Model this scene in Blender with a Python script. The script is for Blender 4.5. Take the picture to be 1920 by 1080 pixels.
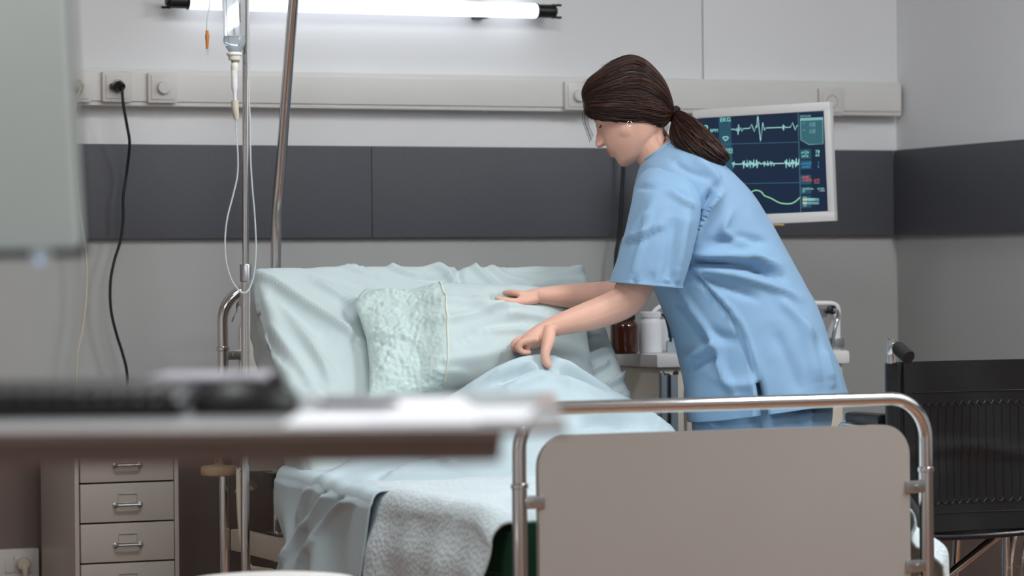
import bpy, bmesh, math, random
from mathutils import Vector, Matrix, noise
random.seed(7)
for o in list(bpy.data.objects): bpy.data.objects.remove(o)
scene = bpy.context.scene
C = scene.collection
# ------------------------------------------------------------------ camera
FPX = 5690.0
PSI = math.radians(22.8)
PITCH = math.atan(18/FPX)
RHO = math.atan(0.0101)
CAM = Vector((0, 0, 1.05))
_r0 = Vector((math.cos(PSI), -math.sin(PSI), 0))
F0 = Vector((math.sin(PSI), math.cos(PSI), 0))
_f = F0*math.cos(PITCH) + Vector((0, 0, -math.sin(PITCH)))
_u0 = _r0.cross(_f)
R0 = _r0
CR = _r0*math.cos(RHO) - _u0*math.sin(RHO)
CU = _u0*math.cos(RHO) + _r0*math.sin(RHO)
cd = bpy.data.cameras.new('camera'); cam = bpy.data.objects.new('camera', cd); C.objects.link(cam)
m = Matrix((CR, CU, -_f)).transposed().to_4x4(); m.translation = CAM
cam.matrix_world = m
cd.sensor_width = 36; cd.lens = FPX/1920*36; cd.clip_start = 0.05
cd.dof.use_dof = True; cd.dof.focus_distance = 7.55; cd.dof.aperture_fstop = 3.2
scene.camera = cam
# ------------------------------------------------------------------ world, exposure
w = bpy.data.worlds.new('world'); scene.world = w; w.use_nodes = True
w.node_tree.nodes['Background'].inputs[0].default_value = (0.75, 0.85, 1.0, 1)
w.node_tree.nodes['Background'].inputs[1].default_value = 0.3
vs = scene.view_settings
vs.view_transform = 'Standard'; vs.look = 'None'; vs.gamma = 1; vs.use_curve_mapping = False
vs.exposure = -0.1
TUBE_EMIT = 2.6
# ceiling panels: x, y, size x, size y, watts
PANELS = [(4.25, 4.8, 0.6, 1.2, 62), (2.3, 5.7, 1.2, 0.6, 30), (2.6, 1.4, 0.6, 1.2, 56), (0.2, 2.8, 0.6, 1.2, 36)]  # first is the key light; the others are unseen panels added as fill
PANEL_COL = (0.945, 0.985, 1.0)

# ------------------------------------------------------------------ pixel helpers (photo frame 1920x1080)
def ray(u, v): return _f + CR*((u-960)/FPX) + CU*((540-v)/FPX)
def P(u, v, d):
    r = ray(u, v); return CAM + r*(d/r.dot(F0))
def PY(u, v, Y):
    r = ray(u, v); return CAM + r*(Y/r.y)
def PX(u, v, X):
    r = ray(u, v); return CAM + r*(X/r.x)
def px(p):
    q = Vector(p)-CAM; d = q.dot(_f)
    return (960+FPX*q.dot(CR)/d, 540-FPX*q.dot(CU)/d)
# ------------------------------------------------------------------ mesh helpers
class MB:
    def __init__(s): s.v = []; s.f = []
    def add(s, vs, fs):
        n = len(s.v); s.v += [Vector(p) for p in vs]; s.f += [tuple(i+n for i in f) for f in fs]; return s
    def box(s, lo, hi, bev=0, M=None):
        bm = bmesh.new(); bmesh.ops.create_cube(bm, size=1)
        lo = Vector(lo); hi = Vector(hi); c = (lo+hi)/2; d = hi-lo
        for q in bm.verts: q.co = Vector((q.co.x*d.x, q.co.y*d.y, q.co.z*d.z))+c
        if bev: bmesh.ops.bevel(bm, geom=bm.edges[:], offset=bev, segments=2, profile=0.6, affect='EDGES')
        bm.verts.index_update()
        vs = [(M @ q.co if M else q.co.copy()) for q in bm.verts]
        s.add(vs, [[q.index for q in f.verts] for f in bm.faces]); bm.free(); return s
    def loft(s, rings, cap=True, closed=True):
        n = len(rings[0]); vs = [p for r in rings for p in r]; fs = []
        for i in range(len(rings)-1):
            for j in range(n if closed else n-1):
                k = (j+1) % n; fs.append((i*n+j, i*n+k, (i+1)*n+k, (i+1)*n+j))
        if cap and closed:
            fs.append(tuple(range(n-1, -1, -1))); fs.append(tuple((len(rings)-1)*n+j for j in range(n)))
        return s.add(vs, fs)
    def tube(s, pts, r, n=12, cap=True, flat=1.0, side=None):
        pts = [Vector(p) for p in pts]; k = len(pts)
        rs = [r]*k if not isinstance(r, (list, tuple)) else list(r)
        t0 = (pts[1]-pts[0]).normalized()
        a = Vector(side) if side is not None else (Vector((0, 0, 1)) if abs(t0.z) < .9 else Vector((1, 0, 0)))
        a = (a - t0*a.dot(t0)).normalized(); rings = []
        for i in range(k):
            t = (pts[min(i+1, k-1)]-pts[max(i-1, 0)]).normalized()
            a = (a - t*a.dot(t)).normalized(); b = t.cross(a)
            rings.append([pts[i]+a*(math.cos(2*math.pi*j/n)*rs[i])+b*(math.sin(2*math.pi*j/n)*rs[i]*flat) for j in range(n)])
        return s.loft(rings, cap)
    def lathe(s, prof, c, n=24, axis=(0, 0, 1)):
        ax = Vector(axis).normalized(); t = Vector((1, 0, 0)) if abs(ax.x) < .9 else Vector((0, 1, 0))
        a = (t-ax*t.dot(ax)).normalized(); b = ax.cross(a); c = Vector(c)
        return s.loft([[c+ax*h+(a*math.cos(2*math.pi*j/n)+b*math.sin(2*math.pi*j/n))*max(r, 1e-4) for j in range(n)] for r, h in prof])
    def ball(s, c, r, n=12, M=None):
        c = Vector(c); r = Vector(r) if isinstance(r, (tuple, list, Vector)) else Vector((r, r, r)); rings = []
        for i in range(n+1):
            th = math.pi*(i+.02)/(n+.04); ring = []
            for j in range(2*n):
                ph = math.pi*j/n
                q = Vector((r.x*math.sin(th)*math.cos(ph), r.y*math.sin(th)*math.sin(ph), r.z*math.cos(th)))
                ring.append(c+(M @ q if M else q))
            rings.append(ring)
        return s.loft(rings)
    def grid(s, nu, nv, fn):
        vs = [fn(i/(nu-1), j/(nv-1)) for i in range(nu) for j in range(nv)]
        return s.add(vs, [(i*nv+j, (i+1)*nv+j, (i+1)*nv+j+1, i*nv+j+1) for i in range(nu-1) for j in range(nv-1)])
def spl(pts, n=8):
    "Catmull-Rom through the points (tuples of any length)"
    pts = [tuple(p) for p in pts]; out = []; k = len(pts); D = len(pts[0])
    for i in range(k-1):
        a, b, c, d = pts[max(i-1, 0)], pts[i], pts[i+1], pts[min(i+2, k-1)]
        for q in range(n):
            t = q/n
            out.append(tuple(.5*((2*b[x])+(-a[x]+c[x])*t+(2*a[x]-5*b[x]+4*c[x]-d[x])*t*t+(-a[x]+3*b[x]-3*c[x]+d[x])*t**3) for x in range(D)))
    out.append(pts[-1]); return out
def lerp(a, b, t): return a+(b-a)*t
def smst(a, b, x):
    t = min(1, max(0, (x-a)/(b-a))); return t*t*(3-2*t)
def build(name, mb, mat, parent=None, smooth=35, mods=None):
    off = parent_world(parent) if parent else Vector((0, 0, 0))
    me = bpy.data.meshes.new(name); me.from_pydata([p-off for p in mb.v], [], mb.f); me.validate()
    bm = bmesh.new(); bm.from_mesh(me); bmesh.ops.recalc_face_normals(bm, faces=bm.faces); bm.to_mesh(me); bm.free()
    o = bpy.data.objects.new(name, me); C.objects.link(o)
    if parent: o.parent = parent
    me.materials.append(M[mat] if isinstance(mat, str) else mat)
    if smooth:
        me.shade_smooth()
        if smooth < 180: me.set_sharp_from_angle(angle=math.radians(smooth))
    return o
def parent_world(o):
    v = Vector((0, 0, 0))
    while o: v += o.location; o = o.parent
    return v
def bake(o, *mods):
    "apply modifiers given as (type, dict)"
    for t, d in mods:
        md = o.modifiers.new(t, t)
        for k, x in d.items(): setattr(md, k, x)
    dg = bpy.context.evaluated_depsgraph_get(); ev = o.evaluated_get(dg)
    me = bpy.data.meshes.new_from_object(ev); old = o.data
    if not me.materials: me.materials.append(old.materials[0])
    o.modifiers.clear(); o.data = me; me.name = o.name; bpy.data.meshes.remove(old)
    me.shade_smooth(); return o
def tag(o, label, cat, group=None, kind=None):
    o['label'] = label; o['category'] = cat
    if group: o['group'] = group
    if kind: o['kind'] = kind
    return o
def thing(name, loc, label, cat, group=None):
    o = bpy.data.objects.new(name, None); C.objects.link(o); o.location = loc; o.empty_display_size = .1
    return tag(o, label, cat, group)
def struct(name, mb, mat, smooth=35):
    o = build(name, mb, mat, None, smooth); o['kind'] = 'structure'; return o
def share(o, loc, parent=None):
    c = o.copy(); C.objects.link(c); c.location = loc; c.parent = parent if parent else o.parent; return c
# ------------------------------------------------------------------ materials
M = {}
def lin(c): return tuple((x/255/12.92 if x/255 <= .04045 else ((x/255+.055)/1.055)**2.4) for x in c)
def mat(name, col, rough=.5, metal=0, var=0, vscale=8, bump=0, bscale=60, spec=.5, emit=None, estr=0, trans=0, ior=1.45, sss=0, stretch=None, btype='noise', alpha=1, sheen=0, coat=0, var2=None):
    m = bpy.data.materials.new(name); m.use_nodes = True; nt = m.node_tree; b = nt.nodes['Principled BSDF']
    c = lin(col); b.inputs['Base Color'].default_value = (*c, 1)
    b.inputs['Roughness'].default_value = rough; b.inputs['Metallic'].default_value = metal
    b.inputs['Specular IOR Level'].default_value = spec; b.inputs['IOR'].default_value = ior
    b.inputs['Transmission Weight'].default_value = trans; b.inputs['Alpha'].default_value = alpha
    b.inputs['Sheen Weight'].default_value = sheen; b.inputs['Coat Weight'].default_value = coat
    if sss:
        b.inputs['Subsurface Weight'].default_value = sss; b.inputs['Subsurface Radius'].default_value = (.012, .005, .003); b.inputs['Subsurface Scale'].default_value = 1
    if emit:
        b.inputs['Emission Color'].default_value = (*lin(emit), 1); b.inputs['Emission Strength'].default_value = estr
    tc = nt.nodes.new('ShaderNodeTexCoord'); mp = nt.nodes.new('ShaderNodeMapping')
    nt.links.new(tc.outputs['Object'], mp.inputs[0])
    if stretch: mp.inputs['Scale'].default_value = stretch
    n = nt.nodes.new('ShaderNodeTexNoise'); n.inputs['Scale'].default_value = vscale; n.inputs['Detail'].default_value = 5
    nt.links.new(mp.outputs[0], n.inputs[0])
    mx = nt.nodes.new('ShaderNodeMix'); mx.data_type = 'RGBA'
    d = var2 if var2 else tuple(max(0, x*(1-var)) for x in col)
    mx.inputs[6].default_value = (*lin(d), 1); mx.inputs[7].default_value = (*lin(tuple(min(255, x*(1+var*.4)) for x in col)), 1)
    nt.links.new(n.outputs['Fac'], mx.inputs[0])
    if var or var2: nt.links.new(mx.outputs[2], b.inputs['Base Color'])
    if bump:
        if btype == 'noise':
            t = nt.nodes.new('ShaderNodeTexNoise'); t.inputs['Detail'].default_value = 4; out = t.outputs['Fac']
        elif btype == 'weave':
            t = nt.nodes.new('ShaderNodeTexVoronoi'); out = t.outputs['Distance']
        else:
            t = nt.nodes.new('ShaderNodeTexMagic'); out = t.outputs['Fac']
        t.inputs['Scale'].default_value = bscale; nt.links.new(mp.outputs[0], t.inputs[0])
        bp = nt.nodes.new('ShaderNodeBump'); bp.inputs['Strength'].default_value = bump; bp.inputs['Distance'].default_value = .004
        nt.links.new(out, bp.inputs['Height']); nt.links.new(bp.outputs[0], b.inputs['Normal'])
    M[name] = m; return m
mat('wall_white', (233, 235, 237), .7, var=.03, vscale=2, bump=.06, bscale=120)
mat('wall_grey', (180, 182, 181), .75, var=.04, vscale=2, bump=.06, bscale=120)
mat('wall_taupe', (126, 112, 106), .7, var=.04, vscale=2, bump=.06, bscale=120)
mat('band', (84, 86, 93), .55, var=.12, vscale=260, bump=.15, bscale=300)
mat('trunk', (222, 222, 219), .45, var=.02)
mat('socket', (212, 211, 208), .35, var=.02)
mat('socket_hole', (150, 150, 150), .5, var=.05)
mat('floor', (146, 104, 78), .35, var=.25, vscale=6, stretch=(1, 8, 1), bump=.05)
mat('ceiling', (225, 226, 228), .8, var=.02)
mat('chrome', (214, 212, 210), .12, 1, var=.03, vscale=12)
mat('brushed', (190, 192, 194), .3, 1, var=.05, vscale=20)
mat('black_plastic', (18, 19, 21), .38, var=.2)
mat('black_cord', (20, 30, 30), .45, var=.1)
mat('cream_cord', (206, 200, 182), .5, var=.05)
mat('cream', (214, 207, 192), .45, var=.03, vscale=4)
mat('laminate', (170, 166, 161), .3, var=.03, vscale=3, coat=.15)
mat('head_laminate', (214, 210, 204), .35, var=.02, vscale=3)
mat('cabinet', (188, 181, 173), .4, var=.03, vscale=5)
mat('steel_dark', (70, 74, 76), .35, .8, var=.1)
mat('mattress', (52, 104, 84), .55, var=.12, vscale=10, bump=.05)
mat('sheet', (194, 209, 211), .8, var=.035, vscale=5, bump=.12, bscale=420, sheen=.15)
mat('topsheet', (186, 205, 212), .8, var=.04, vscale=5, bump=.12, bscale=420, sheen=.15)
mat('blanket', (203, 217, 222), .85, var=.05, vscale=9, bump=.55, bscale=95, btype='weave', sheen=.2)
mat('lace', (198, 218, 216), .85, var=.08, vscale=40, bump=.6, bscale=70, btype='weave')
mat('piping', (216, 220, 208), .7, var=.05)
mat('scrub', (137, 173, 206), .8, var=.05, vscale=6, bump=.1, bscale=500, sheen=.1)
mat('skin', (226, 178, 158), .5, var=.07, vscale=14, sss=.12, bump=.04, bscale=300)
mat('lip', (186, 112, 108), .45, var=.1)
mat('hair', (46, 30, 27), .42, var2=(24, 15, 15), vscale=30)
mat('strand', (66, 42, 35), .4, var2=(30, 19, 18), vscale=50)
mat('strand_light', (104, 70, 54), .38, var2=(60, 40, 33), vscale=50)
mat('hair_tie', (26, 24, 26), .8, var=.2)
mat('silver', (225, 222, 216), .3, 1, var=.03)
mat('eye', (40, 28, 24), .2, var=.2)
mat('shoe', (228, 228, 226), .5, var=.05)
mat('desk_top', (160, 162, 163), .22, var=.02, vscale=5, coat=.3)
mat('desk_edge', (128, 114, 108), .55, var=.06)
mat('paper', (236, 238, 244), .75, var=.01)
mat('navy', (40, 44, 66), .6, var=.08)
mat('lilac', (178, 176, 188), .6, var=.05)
mat('screen_back', (196, 206, 203), .45, var=.02, vscale=3)
mat('monitor_frame', (222, 222, 222), .4, var=.02)
mat('leather', (29, 30, 33), .28, var=.2, vscale=20, bump=.12, bscale=160)
mat('rubber', (26, 26, 27), .7, var=.2)
mat('amber', (66, 26, 12), .08, var=.15, vscale=5, coat=.6)
mat('white_plastic', (232, 234, 238), .4, var=.02)
mat('blue_plastic', (70, 142, 205), .35, var=.1)
mat('slate', (122, 134, 146), .4, var=.05)
mat('clear', (236, 240, 244), .08, trans=.85, ior=1.2, var=.01)
mat('tubing', (226, 232, 236), .2, trans=.35, ior=1.3, var=.01)
mat('saline', (205, 216, 224), .08, trans=.75, ior=1.25, var=.02)
mat('ivwhite', (228, 228, 222), .35, var=.02)
mat('orange', (196, 118, 44), .4, var=.08)
mat('brass', (176, 160, 100), .4, .4, var=.1)
mat('beige_rubber', (196, 172, 140), .6, var=.08)
mat('stool', (232, 230, 226), .4, var=.03)
mat('lamp_tube', (250, 250, 255), .4, emit=(240, 246, 255), estr=TUBE_EMIT)
mat('lamp_panel', (250, 250, 250), .5, emit=(255, 252, 250), estr=3)
mat('led', (150, 190, 255), .4, emit=(150, 190, 255), estr=1.6)
def emi(name, col, s): return mat(name, tuple(x*.3 for x in col), .4, emit=col, estr=s, spec=.3)
emi('scr_bg', (22, 38, 62), 1.0); emi('scr_strip', (38, 78, 98), 1.0); emi('scr_panel', (52, 100, 112), 1.0); emi('scr_line', (70, 118, 138), .8)
emi('scr_text', (150, 235, 225), 1.0); emi('scr_trace', (165, 225, 222), 1.0); emi('scr_green', (150, 220, 170), 1.0)
emi('scr_blue', (70, 160, 220), 1.0); emi('scr_red', (240, 92, 84), 1.0); emi('scr_dim', (130, 180, 180), 1.0); emi('scr_cream', (225, 222, 190), 1.0)
# ------------------------------------------------------------------ room shell
YB, XR, ZC = 8.15, 4.713, 2.9
XL, YF = -1.6, -1.2
struct('floor', MB().box((XL-.1, YF-.1, -.1), (XR+.1, YB+.1, 0)), 'floor')
struct('ceiling', MB().box((XL-.1, YF-.1, ZC), (XR+.1, YB+.1, ZC+.1)), 'ceiling')
zt1, zt0, zb1, zb0 = 1.637, 1.535, 1.431, 1.17
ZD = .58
wb = struct('wall_back', MB().box((XL-.1, YB, ZD), (XR+.1, YB+.1, zb0+.05)), 'wall_grey')
build('upper_wall', MB().box((XL-.1, YB, zb0+.05), (XR+.1, YB+.1, ZC)), 'wall_white', wb)
sx = PY(1314.5, 75, YB).x
for a, b in ((XL, sx-2.5), (sx-2.496, sx-.002), (sx+.002, XR)):
    build('wall_panel', MB().box((a, YB-.012, zt1-.05), (b, YB, ZC-.001), .0015), 'wall_white', wb)
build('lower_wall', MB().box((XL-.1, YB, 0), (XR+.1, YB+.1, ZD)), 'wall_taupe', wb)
wr = struct('wall_right', MB().box((XR, YF-.1, ZD), (XR+.1, YB, zb0+.05)), 'wall_grey')
build('upper_wall', MB().box((XR, YF-.1, zb0+.05), (XR+.1, YB, ZC)), 'wall_white', wr)
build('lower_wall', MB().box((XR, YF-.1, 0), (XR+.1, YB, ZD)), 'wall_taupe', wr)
struct('wall_left', MB().box((XL-.1, YF-.1, 0), (XL, YB, ZC)), 'wall_white')
struct('wall_front', MB().box((XL, YF-.1, 0), (XR, YF, ZC)), 'wall_white')
t1 = struct('trim_1', MB().box((XL, YB-.008, zb0+.01), (XR-.03, YB, zb1-.01)), 'steel_dark')
jx = PY(697, 360, YB-.02).x
for a, b in ((XL, jx-2.4), (jx-2.3985, jx-.0008), (jx+.0008, XR-.022)):
    build('bumper_panel', MB().box((a, YB-.022, zb0), (b, YB-.004, zb1), .0015), 'band', t1)
t2 = struct('trim_2', MB().box((XR-.008, YF, zb0+.01), (XR, YB-.03, zb1-.01)), 'steel_dark')
for a, b in ((YF, 3.2), (3.2016, 5.6), (5.6016, YB-.022)):
    build('bumper_panel', MB().box((XR-.022, a, zb0), (XR-.004, b, zb1), .0015), 'band', t2)
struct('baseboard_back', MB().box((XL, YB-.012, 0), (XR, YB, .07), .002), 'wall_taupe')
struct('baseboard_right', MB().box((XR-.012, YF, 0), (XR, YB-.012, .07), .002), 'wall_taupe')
# ceiling light panels: the key and the added fills
for i, (x, y, a, b, wts) in enumerate(PANELS):
    t = thing('ceiling_light', (x, y, ZC), ['flat white ceiling light panel above the wheelchair', 'flat white ceiling light panel added above the bed and drip stand to brighten the wall',
        'flat white ceiling light panel added as frontal fill above the middle of the room', 'flat white ceiling light panel added as fill above the desk'][i], 'ceiling light', 'ceiling light panels')
    build('frame', MB().box((x-a/2-.02, y-b/2-.02, ZC-.03), (x+a/2+.02, y+b/2+.02, ZC-.001), .004), 'trunk', t)
    build('diffuser', MB().box((x-a/2, y-b/2, ZC-.034), (x+a/2, y+b/2, ZC-.029)), 'lamp_panel', t)
    l = bpy.data.lights.new('panel_light', 'AREA'); l.shape = 'RECTANGLE'; l.size = a; l.size_y = b; l.energy = wts; l.color = PANEL_COL
    lo = bpy.data.objects.new('panel_light', l); C.objects.link(lo); lo.parent = t; lo.location = (0, 0, -.04)
# wall trunking
yt = YB-.06
tr = thing('wall_trunking', (1.5, YB, zt0), 'long cream cable trunking running along the wall above the bed', 'trunking')
build('base', MB().box((XL, yt+.006, zt0), (XR-.012, YB-.012, zt1), .004), 'trunk', tr)
build('cover', MB().box((XL, yt, zt0+.012), (XR-.014, yt+.007, zt1-.012), .003), 'trunk', tr)
# sockets on the trunking
def plate(u, v, label, name='wall_socket', cat='socket'):
    c = PY(u, v, yt); t = thing(name, c, label, cat, 'fittings on the wall trunking'); h = .0425
    build('plate', MB().box((c.x-h, yt-.013, c.z-h), (c.x+h, yt, c.z+h), .006), 'socket', t)
    build('rim', MB().box((c.x-.033, yt-.016, c.z-.033), (c.x+.033, yt-.012, c.z+.033), .0015), 'socket', t)
    return t, c
def socket(u, v, label):
    t, c = plate(u, v, label)
    ring = [(.0195, -.012), (.0195, -.0005), (.0185, .0005), (.0175, -.0005), (.017, -.011), (0, -.011)]
    build('socket_well', MB().lathe(ring, (c.x, yt-.0165, c.z), 32, (0, -1, 0)), 'socket_hole', t)
    return t, c
s1, c1 = socket(141, 163, 'white wall socket with a cream cord plugged in beside the desk screen')
s2, c2 = socket(218, 163, 'white wall socket on the trunking with a black plug in it')
t, c3 = plate(303, 165, 'white wall plate with a round raised dial left of the drip bag', 'dimmer_switch', 'switch')
build('dial', MB().lathe([(.0175, 0), (.0175, .012), (.016, .014), (0, .0145)], (c3.x, yt-.015, c3.z), 28, (0, -1, 0)), 'socket', t)
t, c4 = plate(1081, 180, "white wall plate with a round dial behind the woman's forehead", 'dimmer_switch', 'switch')
build('dial', MB().lathe([(.0175, 0), (.0175, .012), (.016, .014), (0, .0145)], (c4.x, yt-.015, c4.z), 28, (0, -1, 0)), 'socket', t)
s5, c5 = socket(1556, 191, 'white wall socket half hidden behind the patient monitor corner')
# plugs and cords
def plug(c, m, cordm, path, rad, label, name='power_cord'):
    t = thing(name, c, label, 'cord')
    y = c.y-.01
    build('plug', MB().tube([(c.x, y, c.z), (c.x, y-.028, c.z), (c.x+.004, y-.036, c.z-.004)], [.016, .0145, .011], 16), m, t)
    build('cord', MB().tube([Vector(p) for p in spl(path, 10)], rad, 8), cordm, t)
    return t
yc = YB-.07
bl = [c2+Vector((.004, -.045, -.004))] + [PY(u, v, y) for u, v, y in ((231, 195, yt-.05), (238, 235, yt-.045), (243, 270, yt-.04), (238, 320, yc), (231, 370, yc), (231, 410, yc), (226, 450, yc), (214, 490, yc), (207, 530, yc), (208, 580, yc), (218, 625, yc), (229, 660, yc), (238, 700, yc), (238, 760, yc+.03), (236, 850, yc+.042), (236, 990, yc+.042))]
t = plug(c2, 'black_plastic', 'black_cord', bl, .0042, 'black power cord hanging in a wave from the wall trunking')
build('plug_grip', MB().box((c2.x-.024, c2.y-.034, c2.z-.008), (c2.x+.008, c2.y-.016, c2.z+.008), .004), 'black_plastic', t)
wl = [c1+Vector((.004, -.045, -.004))] + [PY(u, v, y) for u, v, y in ((140, 200, yt-.045), (139, 260, yt-.04), (143, 330, yc), (148, 390, yc), (157, 450, yc), (162, 500, yc), (161, 560, yc), (154, 620, yc), (145, 665, yc), (142, 730, yc+.02), (146, 790, yc+.042), (150, 900, yc+.042), (150, 1000, yc+.042))]
plug(c1, 'cream_cord', 'cream_cord', wl, .0032, 'thin cream cord hanging down the wall beside the desk screen')
bc = [PY(u, v, y) for u, v, y in ((1172, 222, yt-.004), (1171, 260, yt-.02), (1169, 310, yc), (1165, 380, yc), (1161, 440, yc), (1155, 480, yc), (1153, 540, yc), (1152, 600, yc), (1150, 680, yc), (1156, 800, yc), (1165, 1000, yc))]
t = thing('monitor_cable', bc[0], 'black cable running down the wall behind the amber bottle', 'cord')
build('cable', MB().tube([Vector(p) for p in spl(bc, 8)], .0062, 8), 'black_cord', t)
# low socket box
p0 = PY(-30, 1030, YB); p1 = PY(69, 1118, YB)
t = thing('socket_box', (p0.x, YB, p1.z), 'low white wall socket box left of the drawer cabinet', 'socket')
build('plate', MB().box((p0.x, YB-.035, p1.z), (p1.x, YB-.001, p0.z), .006), 'socket', t)
a = PY(9, 1043, YB-.035); b = PY(60, 1072, YB-.035); q = (a.x+b.x)/2-.012
build('insert', MB().box((a.x, YB-.039, b.z), (q, YB-.034, a.z), .0015), 'socket', t)
build('insert', MB().box((q+.001, YB-.039, b.z), (b.x, YB-.034, a.z), .0015), 'socket', t)
pc = PY(42, 1057, YB-.04)
t = thing('beige_plug', pc, 'round beige plug in the low wall socket box', 'plug')
build('plug_body', MB().lathe([(.0185, 0), (.019, .018), (.016, .026), (0, .027)], (pc.x, YB-.036, pc.z), 24, (0, -1, 0)), 'cream_cord', t)
build('cord', MB().tube([Vector(p) for p in spl([(pc.x, YB-.06, pc.z-.004), (pc.x+.002, YB-.065, pc.z-.03), (pc.x+.004, YB-.06, .1), (pc.x+.01, YB-.05, .01)], 8)], [.009]*8+[.005]*17, 10), 'cream_cord', t)
# tube lamp on the wall
yl = YB-.075
e1 = PY(1005, 20.5, yl); e0 = PY(353, 1.0, yl); zl = e1.z
t = thing('tube_lamp', (e0.x+.5, YB, zl), 'bright white tube lamp mounted on the wall above the bed', 'lamp')
build('light_tube', MB().lathe([(.02, 0), (.0215, .006), (.0215, e1.x-e0.x-.006), (.02, e1.x-e0.x)], (e0.x, yl, zl), 24, (1, 0, 0)), 'lamp_tube', t)
for s, x in ((1, e1.x), (-1, e0.x)):
    build('end_cap', MB().lathe([(.0225, 0), (.0225, .004), (.0195, .006), (.0195, .05), (.0215, .052), (.0215, .057), (.012, .058), (.012, .064)], (x, yl, zl), 24, (s, 0, 0)), 'black_plastic', t)
    for dz in (.016, -.016):
        build('hook', MB().tube([(x+s*.054, yl, zl+dz), (x+s*.07, yl-.004, zl+dz*1.15), (x+s*.078, yl-.004, zl+dz*1.1)], .0035, 8), 'black_plastic', t)
for x in (e0.x+.16, e1.x-.16):
    build('bracket', MB().box((x-.018, yl+.012, zl-.024), (x+.018, YB-.013, zl+.024), .003), 'black_plastic', t)
# ------------------------------------------------------------------ drawer cabinet
fy = 7.72
xa, xb = 2.006, 2.287
zl_ = [PY(220, v, fy).z for v in (905, 978, 1055)]
dz = (zl_[0]-zl_[2])/2
zt = zl_[0]+2*dz+.012
t = thing('drawer_cabinet', ((xa+xb)/2, 7.92, 0), 'narrow cream metal drawer cabinet against the wall under the sockets', 'cabinet')
mb = MB().box((xa, fy+.004, .05), (xa+.012, 8.085, zt), .002).box((xb-.012, fy+.004, .05), (xb, 8.085, zt), .002).box((xa+.012, fy+.01, zt-.012), (xb-.012, 8.085, zt), .002).box((xa+.012, 8.075, .05), (xb-.012, 8.085, zt-.012)).box((xa+.012, fy+.01, .05), (xb-.012, 8.075, .062))
build('body', mb, 'cabinet', t)
k = 0; z = zt-.012
while z-dz > .05:
    d = build('drawer', MB().box((xa+.0145, fy, z-dz+.002), (xb-.0145, fy+.36, z-.002), .0025), 'cabinet', t)
    cx = (xa+xb)/2; hz = z-dz*.56
    hm = MB().tube([(cx-.034, fy, hz), (cx-.034, fy-.014, hz), (cx-.030, fy-.018, hz), (cx+.030, fy-.018, hz), (cx+.034, fy-.014, hz), (cx+.034, fy, hz)], .0036, 8)
    hm.lathe([(.007, 0), (.007, .003), (.004, .004)], (cx-.034, fy, hz), 12, (0, -1, 0)).lathe([(.007, 0), (.007, .003), (.004, .004)], (cx+.034, fy, hz), 12, (0, -1, 0))
    build('handle', hm, 'brushed', d)
    lb = MB()
    for q in ((-.026, 0, -.024, .026), (.024, 0, .026, .026), (-.026, .024, .026, .026), (-.026, 0, .026, .002)):
        lb.box((cx+q[0], fy-.003, hz+.004+q[1]), (cx+q[2], fy, hz+.004+q[3]), .0006)
    build('label_holder', lb, 'cabinet', d)
    z -= dz; k += 1
for x in (xa+.03, xb-.03):
    for y in (fy+.05, 8.04):
        build('caster', MB().lathe([(.018, -.009), (.02, -.006), (.02, .006), (.018, .009)], (x, y, .02), 16, (1, 0, 0)).box((x-.006, y-.006, .03), (x+.006, y+.006, .052)), 'black_plastic', t)
# ------------------------------------------------------------------ hospital bed frame
BX0, BX1, BYF, BYH = 2.383, 3.327, 5.64, 7.63
TR = .0145
bed = thing('hospital_bed', ((BX0+BX1)/2, (BYF+BYH)/2, 0), 'chrome tube hospital bed frame with beige foot panel, raised backrest', 'bed')
def arch(y, ztop, r, side):
    x0, x1 = BX0, BX1; pts = [(x0, y, .09), (x0, y, .3), (x0, y, ztop-r)]
    pts += [(x0+r-r*math.cos(a), y, ztop-r+r*math.sin(a)) for a in [math.pi/2*i/10 for i in range(1, 11)]]
    pts += [(x1-r+r*math.sin(a), y, ztop-r+r*math.cos(a)) for a in [math.pi/2*i/10 for i in range(0, 11)]]
    pts += [(x1, y, .3), (x1, y, .09)]
    return MB().tube(pts, TR, 20)
def panel(y, zlo, zhi, x0, x1, r, th=.016):
    prof = [(x0, zlo)] + [(x0+r-r*math.cos(a), zhi-r+r*math.sin(a)) for a in [math.pi/2*i/10 for i in range(11)]] + [(x1-r+r*math.sin(a), zhi-r+r*math.cos(a)) for a in [math.pi/2*i/10 for i in range(11)]] + [(x1, zlo)]
    return MB().loft([[(x, y-th/2, z) for x, z in prof], [(x, y+th/2, z) for x, z in prof]])
zft = PY(1350, 757, BYF).z
fpx0, fpx1 = PY(1008, 950, BYF).x, PY(1703, 950, BYF).x
zfp = PY(1350, 806, BYF).z
ff = build('foot_frame', arch(BYF, zft, .085, 0), 'chrome', bed)
fp = build('foot_panel', panel(BYF, .3, zfp, fpx0, fpx1, .065), 'laminate', bed); fp['label'] = 'beige laminate foot panel'
zht = PY(480, 541, BYH).z
hf = build('head_frame', arch(BYH, zht, .085, 1), 'chrome', bed)
hp = build('head_panel', panel(BYH, .55, zht-.05, BX0+.045, BX1-.045, .065), 'head_laminate', bed)
def collar(x, y, z, par):
    build('collar', MB().lathe([(TR+.0005, -.006), (TR+.0035, -.004), (TR+.0035, .004), (TR+.0005, .006)], (x, y, z), 20), 'chrome', par)
def clip(x, xp, y, z, par):
    s = 1 if xp > x else -1; a, b = sorted((x+s*TR*.6, xp+s*.012))
    build('panel_clip', MB().box((a, y-.013, z-.013), (b, y+.013, z+.013), .003).tube([(lerp(x, xp, .6), y-.012, z), (lerp(x, xp, .6), y-.018, z)], .006, 10), 'brushed', par)
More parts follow.
